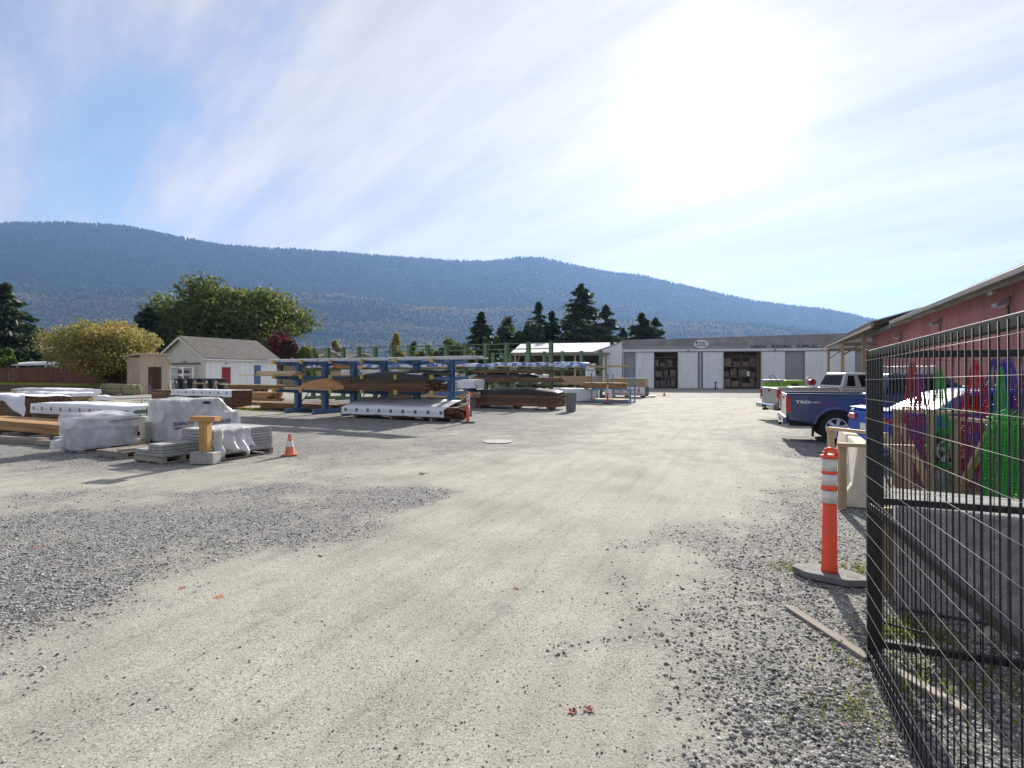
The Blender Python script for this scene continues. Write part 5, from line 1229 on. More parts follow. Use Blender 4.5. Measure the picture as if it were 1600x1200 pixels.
# ---- cones and delineators
def cone(label, loc, h, group='traffic cones'):
    s = h / .46; t = thing('traffic_cone', label, 'traffic cone', loc, random.uniform(0, 1.5), group)
    b = MB(); b.prism([(-.14 * s, -.12 * s), (-.12 * s, -.14 * s), (.12 * s, -.14 * s), (.14 * s, -.12 * s), (.14 * s, .12 * s), (.12 * s, .14 * s), (-.12 * s, .14 * s), (-.14 * s, .12 * s)], 0, .03 * s, 'xy'); b.build('base', MATS['cone_orange'], t)
    rr_ = lambda z: .105 * s - (.105 - .03) * s * (z - .03 * s) / (.43 * s)
    for z0, z1, mt, nm, e in ((.03, .19, 'cone_orange', 'lower_cone', 0), (.19, .31, 'reflective', 'white_collar', .002), (.31, .46, 'cone_orange', 'upper_cone', 0)):
        m = MB(); m.lathe([(rr_(z0 * s) + e, z0 * s), (rr_(z1 * s) + e, z1 * s)], 20); m.build(nm, MATS[mt], t, smooth=False)
    return t
cone('faded orange traffic cone with a white collar beside the slab stacks', gp(453, 711), .45)
cone('tiny orange cone beyond the long white wrapped pack', gp(222, 631), .33)
cone('far orange cone on the dirt before the narrow warehouse bay', gp(1038, 618.5), .42)
def delineator(label, loc, rz, h=1.07, group='orange delineator posts', flag=False):
    t = thing('delineator_post', label, 'delineator', loc, rz, group)
    w, d = .27, .14
    b = MB().prism([(-w, -.05), (-w + .12, -d), (w - .12, -d), (w, -.05), (w, .05), (w - .12, d), (-w + .12, d), (-w, .05)], 0.0, .055, 'xy').build('base', MATS['rubber_grey'], t, bevel=.008)
    MB().box(.13, .21, -.045, .045, .0555, .0565).build('hand_hole', MATS['rubber_black'], b)
    r0 = .058
    MB().lathe([(r0 + .006, .05), (r0 + .004, .09), (r0, .12), (r0 - .004, .63)], 28).build('tube', MATS['plastic_orange'], t, smooth=False)
    zs = [.63, .735, .775, .872, .895, 1.0]
    for k in (0, 2, 4): MB().lathe([(r0 - .001, zs[k] + .001), (r0 - .001, zs[k + 1] - .001)], 28).build('white_band', MATS['reflective'], t)
    for a, z in ((zs[1], zs[2]), (zs[3], zs[4])): MB().lathe([(r0 - .002, a), (r0 + .004, a + .006), (r0 + .004, z - .006), (r0 - .002, z)], 28).build('ridge', MATS['plastic_orange'], t)
    MB().lathe([(r0 - .002, 1.0), (r0 + .012, 1.006), (r0 + .012, 1.022), (r0 * .6, 1.034), (r0 * .3, 1.036)], 28).build('cap', MATS['plastic_orange'], t)
    MB().tube([(-.03, 0, 1.03), (-.034, 0, 1.055), (-.015, 0, 1.075), (.03, 0, 1.078), (.052, 0, 1.06), (.05, 0, 1.03)], .017, 10).build('handle', MATS['plastic_orange'], t, smooth=True)
    for o in t.children:
        if o.name.startswith(('tube', 'white_band', 'cap', 'ridge')):
            for p in o.data.polygons: p.use_smooth = len(p.vertices) == 4
    return t
delineator('tall orange delineator post with white bands beside the black gate', gp(1296, 903), R(-38))
delineator('orange delineator post at the end of the green marked lumber pack', gp(731, 660.5), R(-26))
delineator('orange delineator post in front of the pale blue stake rack', gp(949, 631), R(10))
fl = cover(.35, .2, 0, .45, amp=.06, freq=4, seed=97, step=.06).build('plastic_bag', MATS['tarp_white'], smooth=True, loc=gp(953, 630.5) + Vector((.1, -.1, .35)), rz=.2); tag(fl, 'white plastic bag caught on the delineator by the stake rack', 'bag')

# ---- round flat lid on the ground
o = MB().lathe([(.36, -.02), (.38, .002), (.38, .008), (.36, .012), (.1, .014)], 28).build('round_lid', MATS['slab'], loc=gp(778, 690)); tag(o, 'pale round lid lying flat on the gravel driveway', 'manhole lid')

# ---- metal shelf, bins and sawhorses before the garage
c = at(276, 42); s = thing('metal_shelf', 'white metal shelf with dark stacked goods beside the tan shed', 'shelf', c, YAW)
for x in (-.75, .75):
    for y in (0, .8): MB().box(x - .04, x + .04, y - .04, y + .04, 0, 2.3).build('upright', MATS['white_paint'], s)
for z in (.5, 1.2, 1.75, 2.28): MB().box(-.75, .75, -.02, .82, z - .05, z).build('shelf_board', MATS['white_paint'], s)
rr = random.Random(12)
for z in (1.2, 1.75):
    for k in range(2):
        q = c + E1 * (-.36 + k * .72) + E2 * .35 + Vector((0, 0, z)); o = MB().box(-.3, .3, -.25, .25, 0, rr.uniform(.25, .42)).build('dark_box', MATS['bin_plastic' if k % 2 else 'metal_grey'], bevel=.02, loc=q, rz=YAW)
        tag(o, ('dark' if k % 2 else 'grey') + (' box on the middle shelf of the white metal rack' if z < 1.5 else ' box on the upper shelf of the white metal rack'), 'box', 'boxes on the metal shelf')
for k, px in enumerate((283, 296, 311, 327, 342)):
    q = at(px, 38.5 - .25 * k); t = thing('black_tub', ['black plastic tub at the shelf end of the tub row', 'black plastic tub second from the white metal shelf', 'middle black plastic tub of the row before the garage', 'black plastic tub fourth from the white metal shelf', 'black plastic tub at the far end of the row from the metal shelf'][k], 'tub', q, YAW + rr.uniform(-.2, .2), 'black tubs before the garage')
    MB().hexa([(-.26, -.26, .55), (.26, -.26, .55), (.26, .26, .55), (-.26, .26, .55), (-.36, -.36, 1.38), (.36, -.36, 1.38), (.36, .36, 1.38), (-.36, .36, 1.38)]).build('body', MATS['bin_plastic'], t, bevel=.04)
    MB().box(-.39, .39, -.39, .39, 1.36, 1.42).build('rim', MATS['bin_plastic'], t, bevel=.015)
    MB().box(.1, .25, -.365, -.355, 1.1, 1.25).build('sticker', MATS['white_paint'], t)
    MB().box(-.45, .45, -.4, .4, 0, .55).build('timber_base', MATS['wood_brown'], t)
for k, px in enumerate((312, 345)):
    t = thing('sawhorse', ['pale sawhorse before the middle black tubs', 'pale sawhorse before the last black tub'][k], 'sawhorse', at(px, 36.5), YAW, 'sawhorses')
    MB().box(-.7, .7, -.05, .05, 1.05, 1.14).build('beam', MATS['post_pale'], t)
    for x in (-.55, .55):
        for y in (-.32, .32): MB().bar((x, 0, 1.08), (x + .12 * (1 if x > 0 else -1), y, 0), .05, .07).build('leg', MATS['post_pale'], t)

# ---- lime crates and a mower handle before the warehouse
for k, (px, lab) in enumerate(((1207, 'lime green crate with a dark lid and a folded handle before it'), (1239, 'lime green crate beside the crate with the dark lid'))):
    t = thing('lime_crate', lab, 'crate', at(px, 46), WA, 'lime green crates')
    MB().box(-.70, .70, -.5, .5, .05, 1.22 if k else 1.05).build('box', MATS['lime'], t, bevel=.03)
    if not k: MB().box(-.72, .72, -.52, .52, 1.05, 1.26).build('lid', MATS['metal_grey'], t, bevel=.02)
    else:
        for x in (-.5, .5): MB().box(x - .05, x + .05, -.53, -.5, .1, 1.2).build('brace', MATS['lime'], t)
        MB().box(-.28, .28, -.54, -.5, .55, .95).build('label_plate', MATS['ink'], t)
t = thing('push_mower', 'push mower handle standing before the lime green crates', 'mower', at(1209, 44), WA)
MB().tube([(-.35, 0, 1.5), (-.25, 0, 1.58), (.05, 0, 1.58), (.6, -.3, .3)], .025, 6).build('handle_bar', MATS['ink'], t); MB().tube([(-.35, 0.0, 1.5), (.25, -.3, .3)], .025, 6).build('handle_stay', MATS['ink'], t)
MB().box(.0, .8, -.6, -.1, .08, .35).build('deck', MATS['lime'], t, bevel=.05)
for x in (.1, .7): MB().cyl((x, -.65, .12), (x, -.6, .12), .12, 12).build('wheel', MATS['rubber_black'], t)

# ================================================================== VEHICLES
def wheel(parent, x, y, r, w, side, rimmat='alloy', spokes=5):
    """side: -1 wheel faces -y, +1 faces +y."""
    t = MB().lathe([(r * .62, -w / 2), (r * .93, -w / 2), (r, -w / 2 + .03), (r, w / 2 - .03), (r * .93, w / 2), (r * .62, w / 2)], 32, axis='y').build('wheel', MATS['rubber_black'], parent, loc=(x, y, r))
    for p in t.data.polygons: p.use_smooth = len(p.vertices) == 4
    rim = MB(); f = side * (w * .5 + .025)
    rim.lathe([(r * .66, f - side * .06), (r * .66, f), (r * .60, f), (r * .58, f - side * .05)] if True else [], 32, axis='y')
    o = rim.build('rim', MATS[rimmat], t)
    back = MB().lathe([(r * .6, f - side * .022), (r * .02, f - side * .022)], 24, axis='y').build('brake_disc', MATS['ink'], t)
    m = MB()
    for k in range(spokes):
        a = 2 * math.pi * k / spokes + .3; c, s_ = math.cos(a), math.sin(a)
        m.bar((c * r * .08, f - side * .012, s_ * r * .08), (c * r * .62, f - side * .012, s_ * r * .62), r * .20, .018, up=(0, 1, 0))
    m.cyl((0, f - side * .05, 0), (0, f + side * .005, 0), r * .17, 14)
    m.build('spokes', MATS[rimmat], t)
    return t
def arch(cx, r, z0, n=10):
    """arch opening points from back to front along the sill z0"""
    a0 = math.asin(min(1, max(-1, (z0 - cx[1]) / r))); return [(cx[0] + r * math.cos(t), cx[1] + r * math.sin(t)) for t in [math.pi - a0 - (math.pi - 2 * a0) * i / n for i in range(n + 1)]]

def pickup(label, loc, heading, paint, L, w, bed, bedz, roofz, cab1, rw, wb, ov, sill=.46, cat='pickup truck', rimmat='alloy', bumper='chrome', crew=True, bump=.20):
    """x forward from the tailgate, y to the left."""
    t = thing('pickup_truck', label, cat, loc, heading); P = MATS[paint]; hw = w / 2; fw = ov + wb
    zb = bedz
    # bed sides with wheel opening
    prof = [(.04, sill + .08)] + arch((ov, rw), rw + .09, sill) + [(bed, sill), (bed, zb), (.02, zb), (.0, zb - .25)]
    for s in (-1, 1):
        o = MB().prism(prof, s * hw, s * (hw - .09)).build('bed_side', P, t, bevel=.03, seg=3, smooth=True)
        ringp = arch((ov, rw), rw + .09, sill); rin = arch((ov, rw), rw + .15, sill)
        fl = MB(); n = len(ringp)
        for i in range(n - 1):
            fl.hexa([(ringp[i][0], s * (hw + .015), ringp[i][1]), (ringp[i + 1][0], s * (hw + .015), ringp[i + 1][1]), (ringp[i + 1][0], s * (hw - .03), ringp[i + 1][1]), (ringp[i][0], s * (hw - .03), ringp[i][1]),
                     (rin[i][0], s * (hw + .008), rin[i][1]), (rin[i + 1][0], s * (hw + .008), rin[i + 1][1]), (rin[i + 1][0], s * (hw - .03), rin[i + 1][1]), (rin[i][0], s * (hw - .03), rin[i][1])])
        fl.build('wheel_flare', P, o)
        MB().box(.0, bed, s * hw - .06 * s - .06, s * hw - .06 * s + .06, zb, zb + .02).build('bed_rail', MATS['trim_black'] if paint == 'paint_silver' else P, o, bevel=.008)
        MB().box(.05, bed - .02, min(s * (hw - .1), s * (hw - .36)), max(s * (hw - .1), s * (hw - .36)), sill, sill + .5).build('wheel_well', MATS['trim_black'], t)
        tl = MB().hexa([(-.025, s * (hw + .006), zb - .46), (.10, s * (hw + .012), zb - .46), (.10, s * (hw - .14), zb - .46), (-.025, s * (hw - .14), zb - .46), (-.022, s * (hw + .006), zb - .05), (.07, s * (hw + .012), zb - .05), (.07, s * (hw - .14), zb - .05), (-.022, s * (hw - .14), zb - .05)]).build('tail_light', MATS['tail_red'], t, bevel=.012)
        MB().box(-.03, .085, s * (hw - .07) - .075, s * (hw - .07) + .085 * (1), zb - .46, zb - .36).build('reverse_lamp', MATS['lamp_clear'], tl)
    MB().cyl((bed - .32, -hw - .001, zb - .22), (bed - .32, -hw - .006, zb - .22), .085, 20).build('fuel_door', P, t)
    for s in (-1, 1): MB().box(.12, bed - .04, s * hw - .004, s * hw + .006, zb - .085, zb - .07).build('body_crease', P, t)
    MB().box(.06, bed - .05, -hw + .1, hw - .1, sill + .1, sill + .2).build('bed_floor', MATS['trim_black'], t)
    g = MB().box(-.005, .055, -hw + .15, hw - .15, sill + .16, zb).build('tailgate', P, t, bevel=.02, seg=3)
    MB().box(-.015, 0, -.12, .12, zb - .14, zb - .06).build('handle', MATS['trim_black'], g)
    MB().box(bed, bed + .04, -hw + .02, hw - .02, sill, zb - .02).build('bed_front', P, t)
    bp = MB().prism([(-bump, sill - .02), (-bump, sill + .12), (-bump + .06, sill + .17), (.02, sill + .15), (.02, sill - .02)], -hw + .02, hw - .02).build('rear_bumper', MATS[bumper], t, bevel=.025, seg=3)
    MB().box(-bump - .04, -.05, -.06, .06, sill - .10, sill - .02).build('hitch', MATS['trim_black'], bp)
    MB().box(-bump - .003, -bump, -.25, .25, sill + .01, sill + .11).build('step_pad', MATS['trim_black'], bp)
    # cab and bonnet
    x0 = bed + .05
    prof = [(x0, sill - .06)] + [(fw - rw - .16, sill - .06)] + arch((fw, rw), rw + .09, sill - .06) + [(L - .02, sill - .04), (L, sill + .3), (L - .06, zb - .16), (L - .25, zb - .06), (cab1 + .55, zb + .0), (cab1 + .30, zb + .02), (x0, zb + .01)]
    body = MB().prism(prof, -hw, hw).build('cab_body', P, t, bevel=.06, seg=3, smooth=True)
    # greenhouse
    ht = hw - .20
    bx0, bx1, tx0, tx1 = x0 + .02, cab1 + .40, x0 + .26, cab1 - .32
    def cabpt(u, v, s):     # u along, v up 0..1, side
        xb = bx0 + (bx1 - bx0) * u; xt = tx0 + (tx1 - tx0) * u
        return Vector((xb + (xt - xb) * v, s * (hw - .03 + (ht - hw + .03) * v), zb + (roofz - zb) * v))
    gm = MB().hexa([cabpt(0, 0, -1), cabpt(1, 0, -1), cabpt(1, 0, 1), cabpt(0, 0, 1), cabpt(0, .97, -1), cabpt(1, .97, -1), cabpt(1, .97, 1), cabpt(0, .97, 1)]).build('cab_roof', P, t, bevel=.07, seg=3, smooth=True)
    # glass a few mm proud of the roof shell
    def pane(nm, us, vs, s):
        q = [cabpt(us[0], vs[0], s), cabpt(us[1], vs[0], s), cabpt(us[1], vs[1], s), cabpt(us[0], vs[1], s)]; nrm = (q[1] - q[0]).cross(q[3] - q[0]).normalized() * -s * -1
        if nrm.y * s < 0: nrm = -nrm
        a = [p + nrm * .006 for p in q]; b = [p - nrm * .02 for p in q]
        MB().hexa(b + a).build(nm, MATS['glass_dark'], t, bevel=.004)
    for s in (-1, 1):
        if crew: pane('side_window', (.06, .40), (.10, .82), s); pane('side_window', (.47, .84), (.10, .82), s)
        else: pane('side_window', (.10, .26), (.14, .80), s); pane('side_window', (.36, .80), (.10, .82), s)
        mi = MB().box(cab1 + .05, cab1 + .17, s * (hw + .02) - .10, s * (hw + .02) + .10, zb + .04, zb + .24).build('mirror', MATS['trim_black'], t, bevel=.03)
        for xx in ((x0 + .35, x0 + 1.3) if crew else (x0 + .75,)): MB().box(xx, xx + .16, s * hw - .02, s * hw + .02, zb - .17, zb - .13).build('door_handle', P, body)
        xs = x0 + (cab1 - x0) * .5
        MB().box(xs - .004, xs + .004, s * hw - .003, s * hw + .003, sill, zb).build('door_seam', MATS['ink'], body)
    def cross(nm, u, v0, v1, m=.10):
        q = [cabpt(u, v0, -1), cabpt(u, v0, 1), cabpt(u, v1, 1), cabpt(u, v1, -1)]; c = sum(q, Vector()) / 4; q = [c + (p - c) * (1 - m) for p in q]
        d = Vector((-1 if u < .5 else 1, 0, .2)).normalized(); MB().hexa([p - d * .02 for p in q] + [p + d * .007 for p in q]).build(nm, MATS['glass_dark'], t)
    cross('rear_window', 0, .14, .86); cross('windscreen', 1, .1, .9)
    MB().box(L - .03, L + .04, -hw + .25, hw - .25, sill + .22, zb - .28).build('grille', MATS['trim_black'], t)
    for s in (-1, 1): MB().box(L - .10, L + .02, s * (hw - .16) - .11, s * (hw - .16) + .11, zb - .42, zb - .22).build('headlight', MATS['lamp_clear'], t, bevel=.02)
    MB().box(L - .06, L + .10, -hw + .02, hw - .02, sill - .1, sill + .18).build('front_bumper', MATS[bumper], t, bevel=.04)
    for x in (ov, fw):
        for s in (-1, 1): wheel(t, x, s * (hw - .14), rw, .25, s, rimmat, 6 if crew else 5)
    MB().cyl((ov, -hw + .2, rw), (ov, hw - .2, rw), .06, 8).build('axle', MATS['ink'], t); MB().box(.1, fw, -.45, .45, .36, sill + .1).build('frame', MATS['ink'], t)
    MB().box(ov - rw - .14, ov - rw - .11, -hw + .05, -hw + .30, .14, sill + .1).build('mud_flap', MATS['rubber_black'], t)
    return t

h = R(-22); hd = Vector((math.cos(h), math.sin(h), 0)); rt = Vector((hd.y, -hd.x, 0))
root = gp(1306, 692) - rt * .80 - hd * 1.1
tk = pickup('navy blue pickup truck with sport lettering parked behind the wooden frames', root, h, 'paint_navy', 5.15, 1.86, 1.92, 1.20, 1.74, 3.55, .375, 3.05, 1.1, bumper='paint_navy', bump=.09)
o = link('lettering', text_mesh('TRD', .135, MATS['white_paint'], .002, .004, 'LEFT'), tk, (.20, -.936, 1.00), (R(90), 0, 0)); o.scale = (1.25, .75, 1)
o = link('lettering', text_mesh('SPORT', .075, MATS['white_paint'], .002, .002, 'LEFT'), tk, (.47, -.936, .998), (R(90), 0, 0)); o.scale = (1.2, .6, 1)
for x in (2.4, 3.1): MB().box(x, x + .05, -.7, .7, 1.80, 1.84).build('roof_rack_bar', MATS['zinc'], tk)
for s in (-.62, .62): MB().box(2.2, 3.3, s - .02, s + .02, 1.76, 1.80).build('roof_rack_rail', MATS['zinc'], tk)
for k in range(5): MB().cyl((2.2 + k * .25, -.6, 1.90), (2.2 + k * .25, .6, 1.90), .015, 6).build('roof_rack_slat', MATS['zinc'], tk)
pickup('silver pickup truck with its tailgate towards the driveway beside the navy one', Vector((9.75, 20.6, 0)), R(-6), 'paint_silver', 5.4, 1.86, 2.05, 1.20, 1.78, 3.75, .37, 3.3, 1.2, crew=False)
# load in the silver truck: a red hand winch on the bed edge
t = thing('bed_winch', 'red hand winch standing in the bed of the silver pickup', 'winch', Vector((9.75, 20.6, .66)) + Vector((1.55, .1, 0)), R(-6))
MB().tube([(-.1, 0, 0), (-.1, 0, .85), (.0, 0, .93), (.12, 0, .88)], .03, 6).build('stand', MATS['zinc'], t); MB().cyl((.1, -.1, .74), (.1, .1, .74), .12, 14).build('drum', MATS['red_paint'], t); MB().box(-.3, .4, -.25, .25, 0, .5).build('crate', MATS['bin_plastic'], t)
for k, (x, y) in enumerate(((.9, -.5), (1.3, .4))):
    o = MB().box(-.35, .35, -.2, .2, .66, 1.24).build('tool_box', MATS['trim_black'], bevel=.03, loc=Vector((9.75 + x, 20.6 + y, 0)), rz=R(-6)); tag(o, 'black tool box in the bed of the silver pickup', 'tool box', 'tool boxes in the silver pickup')

def sedan(label, loc, heading, paint):
    t = thing('car', label, 'car', loc, heading); P = MATS[paint]; hw = .88; r = .33; ov = .95; wb = 2.65; L = 4.45; fw = ov + wb; sl = .24
    side = [(.05, sl + .12), (ov - r - .14, sl)] + arch((ov, r), r + .07, sl) + [(fw - r - .12, sl)] + arch((fw, r), r + .07, sl) + [(L - .05, sl), (L, .5), (L - .12, .70), (L - .7, .86), (L - 1.25, .93), (.75, .98), (.10, 1.03), (.0, .95), (-.02, .62)]
    MB().prism(side, -hw, hw).build('body', P, t, bevel=.07, seg=3, smooth=True)
    def gpnt(x, z, s): v = (z - .93) / .5; return Vector((x, s * (hw - .05 - .22 * v), z))
    ro = [(.62, .96), (1.35, 1.36), (1.75, 1.43), (2.35, 1.42), (3.30, .92)]
    m = MB(); n = len(ro); m.add([gpnt(x, z, -1) for x, z in ro] + [gpnt(x, z, 1) for x, z in ro], [(i, i + 1, n + i + 1, n + i) for i in range(n - 1)] + [tuple(range(n)), tuple(range(n, 2 * n)), (n - 1, 0, n, 2 * n - 1)]); m.build('cabin', P, t, bevel=.05, seg=3, smooth=True)
    for s in (-1, 1):
        for pts in ([(1.0, 1.03), (1.75, 1.0), (1.75, 1.35), (1.42, 1.32)], [(1.83, 1.0), (3.0, .99), (2.36, 1.34), (1.83, 1.36)]):
            a = [gpnt(x, z, s) for x, z in pts]; up = Vector((0, s * .008, .003)); MB().hexa([p - up * 3 for p in a] + [p + up for p in a]).build('side_window', MATS['glass_dark'], t)
        MB().prism([(-.03, .80), (.03, .93), (.42, .93), (.50, .86), (.22, .80)], s * (hw + .012), s * (hw - .2)).build('tail_light', MATS['tail_red'], t, bevel=.02)
        MB().box(-.04, .02, s * .62 - .14, s * .62 + .14, .78, .90).build('tail_lamp_inner', MATS['tail_red'], t, bevel=.015)
        MB().box(-.045, .0, s * .58 - .14, s * .58 + .14, .36, .44).build('reflector', MATS['tail_red'], t, bevel=.01)
        MB().box(2.75, 2.93, s * (hw + .07) - .07, s * (hw + .07) + .07, .96, 1.09).build('mirror', P, t, bevel=.03)
        MB().box(L - .25, L - .02, s * .62 - .15, s * .62 + .15, .62, .74).build('headlight', MATS['lamp_clear'], t, bevel=.03)
        for x in (ov, fw): wheel(t, x, s * (hw - .11), r, .21, s, 'alloy', 5)
    q = [gpnt(.74, 1.0, -1), gpnt(.74, 1.0, 1), gpnt(1.30, 1.33, 1), gpnt(1.30, 1.33, -1)]; c = sum(q, Vector()) / 4; q = [c + (p - c) * .9 for p in q]; d = Vector((-.5, 0, .86)) * .02
    MB().hexa([p - d for p in q] + [p + d for p in q]).build('rear_window', MATS['glass_dark'], t)
    q = [gpnt(3.22, .97, -1), gpnt(3.22, .97, 1), gpnt(2.42, 1.40, 1), gpnt(2.42, 1.40, -1)]; c = sum(q, Vector()) / 4; q = [c + (p - c) * .9 for p in q]; d = Vector((.5, 0, .86)) * .02
    MB().hexa([p - d for p in q] + [p + d for p in q]).build('windscreen', MATS['glass_dark'], t)
    MB().prism([(-.06, .28), (-.09, .42), (-.05, .56), (.1, .58), (.1, .26)], -hw + .03, hw - .03).build('rear_bumper', P, t, bevel=.03)
    MB().box(-.035, -.01, -.26, .26, .60, .73).build('number_plate', MATS['white_paint'], t)
    MB().prism([(-.02, 1.03), (.22, 1.06), (.25, 1.04), (.0, 1.0)], -hw + .1, hw - .1).build('spoiler', P, t)
    MB().cyl((-.08, -.5, .27), (.3, -.5, .27), .04, 10).build('exhaust', MATS['chrome'], t)
    return t
sedan('bright blue car parked nose away behind the wooden frames', Vector((7.0, 10.7, 0)), R(-10), 'paint_blue')

# ================================================================== NEAR RIGHT: barrier, frames, cages, gate
c = at(1394, 6.75)
b = thing('jersey_barrier', 'pale concrete road barrier end on behind the black gate', 'barrier', c, R(64))
prof = [(0, 0), (0, .08), (.14, .30), (.20, .81), (.36, .81), (.42, .30), (.56, .08), (.56, 0)]
MB().prism(prof, 0, 2.4, 'yz').build('barrier_body', MATS['concrete_pale'], b, bevel=.02, seg=2)
MB().tube([(.18, -.03 + .14 * 0 + .16, .86), (.10, .12, .80), (.05, .11, .6), (.02, .06, .42), (.0, .02, .30)], .014, 6).build('lifting_loop', MATS['gutter'], b)

def timbers(label, bars, group='timber divider frames'):
    o0 = Vector(bars[0][0]); o0.z = 0
    t = thing('cage_rack', label, 'rack', o0, 0, group)
    for a, e, nm in bars:
        a, e = Vector(a) - o0, Vector(e) - o0; d = e - a; L = d.length; me = MB().box(-.045, .045, -.022, .022, 0, L).mesh(nm, MATS['post_pale'])
        o = link(nm, me, t, a); o.rotation_euler = d.to_track_quat('Z', 'Y').to_euler()
    return t
def A(px, d, z): return tuple(at(px, d, z))
timbers('pale timber frame with one post against the road barrier', [(A(1316, 6.85, 0), A(1316, 6.85, .84), 'post'), (A(1309, 6.82, .82), A(1428, 6.6, .82), 'top_rail'), (A(1418, 6.6, 0), A(1418, 6.6, .80), 'post'), (A(1410, 6.75, 0), A(1410, 6.75, .80), 'post')])
timbers('weathered timber frame standing behind the road barrier', [(A(1298, 8.4, 0), A(1298, 8.4, .87), 'post'), (A(1294, 8.4, .87), A(1385, 7.6, .86), 'top_rail'), (A(1384, 7.6, .86), A(1428, 7.0, .05), 'brace')])
timbers('tall timber frame around the red and green wire cages', [(A(1402, 8.3, 0), A(1402, 8.3, 1.16), 'post'), (A(1455, 7.4, 0), A(1455, 7.4, 1.22), 'post'), (A(1398, 8.3, 1.15), A(1460, 7.4, 1.19), 'top_rail'), (A(1460, 7.4, 1.18), A(1520, 7.9, 1.16), 'side_rail'), (A(1408, 8.2, .95), A(1455, 7.4, .1), 'brace')])
timbers('bright topped timber frame around the second red wire cages', [(A(1494, 7.7, 0), A(1494, 7.7, 1.08), 'post'), (A(1553, 7.0, 0), A(1553, 7.0, 1.08), 'post'), (A(1488, 7.75, 1.08), A(1560, 6.95, 1.08), 'top_rail'), (A(1546, 7.05, .95), A(1498, 7.6, .05), 'brace'), (A(1558, 6.95, 1.06), A(1650, 7.4, 1.05), 'side_rail'), (A(1655, 7.4, 0), A(1655, 7.4, 1.08), 'post')])

def cages(label, loc, mat, rb, rt_, h, n=5, rings=6, wires=8, spike=.35, seed=0):
    t = thing('wire_cage_stack', label, 'wire cages', loc, seed, 'stacks of coloured wire cages'); rr = random.Random(seed)
    for k in range(n):
        dz = k * .035; a0 = rr.uniform(0, 1); m = MB(); ox, oy = rr.uniform(-.02, .02), rr.uniform(-.02, .02)
        for i in range(wires):
            a = a0 + 2 * math.pi * i / wires; p0 = (ox + rb * math.cos(a), oy + rb * math.sin(a), .02 + dz); p1 = (ox + rt_ * math.cos(a), oy + rt_ * math.sin(a), h + dz); p2 = (ox + rt_ * .35 * math.cos(a + .4), oy + rt_ * .35 * math.sin(a + .4), h + spike + dz)
            m.cyl(p0, p1, .0048, 4, cap=False); m.cyl(p1, p2, .0048, 4, cap=False)
        for q in range(rings):
            f = q / (rings - 1) if rings > 1 else 0; r_ = rb + (rt_ - rb) * f; z = .02 + (h - .02) * f + dz
            pts = [(ox + r_ * math.cos(2 * math.pi * i / 16), oy + r_ * math.sin(2 * math.pi * i / 16), z) for i in range(17)]
            for u, v in zip(pts[:-1], pts[1:]): m.cyl(u, v, .0045, 4, cap=False)
        m.build('cage', MATS[mat], t)
    return t
for px, d, mat, rb, rt_, h, s, lab in ((1436, 7.9, 'cage_purple', .20, .09, 1.25, 1, 'purple red wire plant cages between the first two tall posts'), (1426, 8.7, 'cage_red', .18, .08, 1.45, 2, 'red wire plant cages behind the purple ones'),
        (1470, 8.2, 'cage_green', .24, .08, 1.35, 3, 'green wire plant cages narrowing to a tall top'), (1524, 7.9, 'cage_red', .24, .11, 1.45, 4, 'red wire plant cages in the bright topped frame'),
        (1500, 8.4, 'cage_purple', .20, .10, 1.0, 5, 'purple wire plant cages low beside the red cages'), (1574, 8.2, 'cage_blue', .26, .12, 1.5, 6, 'blue wire plant cages'), (1552, 8.8, 'cage_blue', .24, .10, 1.5, 7, 'dark blue wire plant cages behind the green bundle'),
        (1562, 7.5, 'cage_green', .16, .05, 1.35, 8, 'thin leaning green wire plant cages by the bright topped frame'), (1590, 6.8, 'cage_green', .36, .28, .95, 9, 'broad low roll of green wire cages'), (1598, 7.9, 'cage_purple', .22, .10, 1.3, 10, 'purple wire plant cages behind the broad green roll')):
    cages(lab, at(px, d), mat, rb, rt_, h, n=3 if s != 9 else 7, rings=6 if s != 9 else 10, wires=8 if s != 9 else 16, spike=.38 if s != 9 else .1, seed=s)
# low skids and pieces on the ground behind the block
for k, (pa, pb, da, db, lab) in enumerate(((1510, 1620, 6.3, 5.9, 'bright timber plank lying behind the large dark concrete block'), (1462, 1520, 7.2, 6.9, 'short grey plank under the green wire cages'), (1425, 1460, 6.2, 6.4, 'pale plank end beside the concrete barrier'))):
    a, e = at(pa, da), at(pb, db); d = e - a
    o = MB().box(0, d.length, -.09, .09, 0, .10).build('plank', MATS['wood_pale' if k != 1 else 'wood_grey'], bevel=.006, loc=a, rz=math.atan2(d.y, d.x)); tag(o, lab, 'plank')
# concrete lock block in the shade
o = MB().box(0, 1.5, 0, .75, 0, .75).build('concrete_block', MATS['concrete_rough'], bevel=.03, seg=3, loc=at(1400, 3.95), rz=R(-31)); tag(o, 'dark rough large concrete block behind the black gate', 'concrete block')
o = MB().box(-.06, .06, -.02, .02, 0, .66).build('timber_stake', MATS['post_pale'], loc=at(1389, 4.25)); tag(o, 'short timber stake at the end of the large dark concrete block', 'stake')

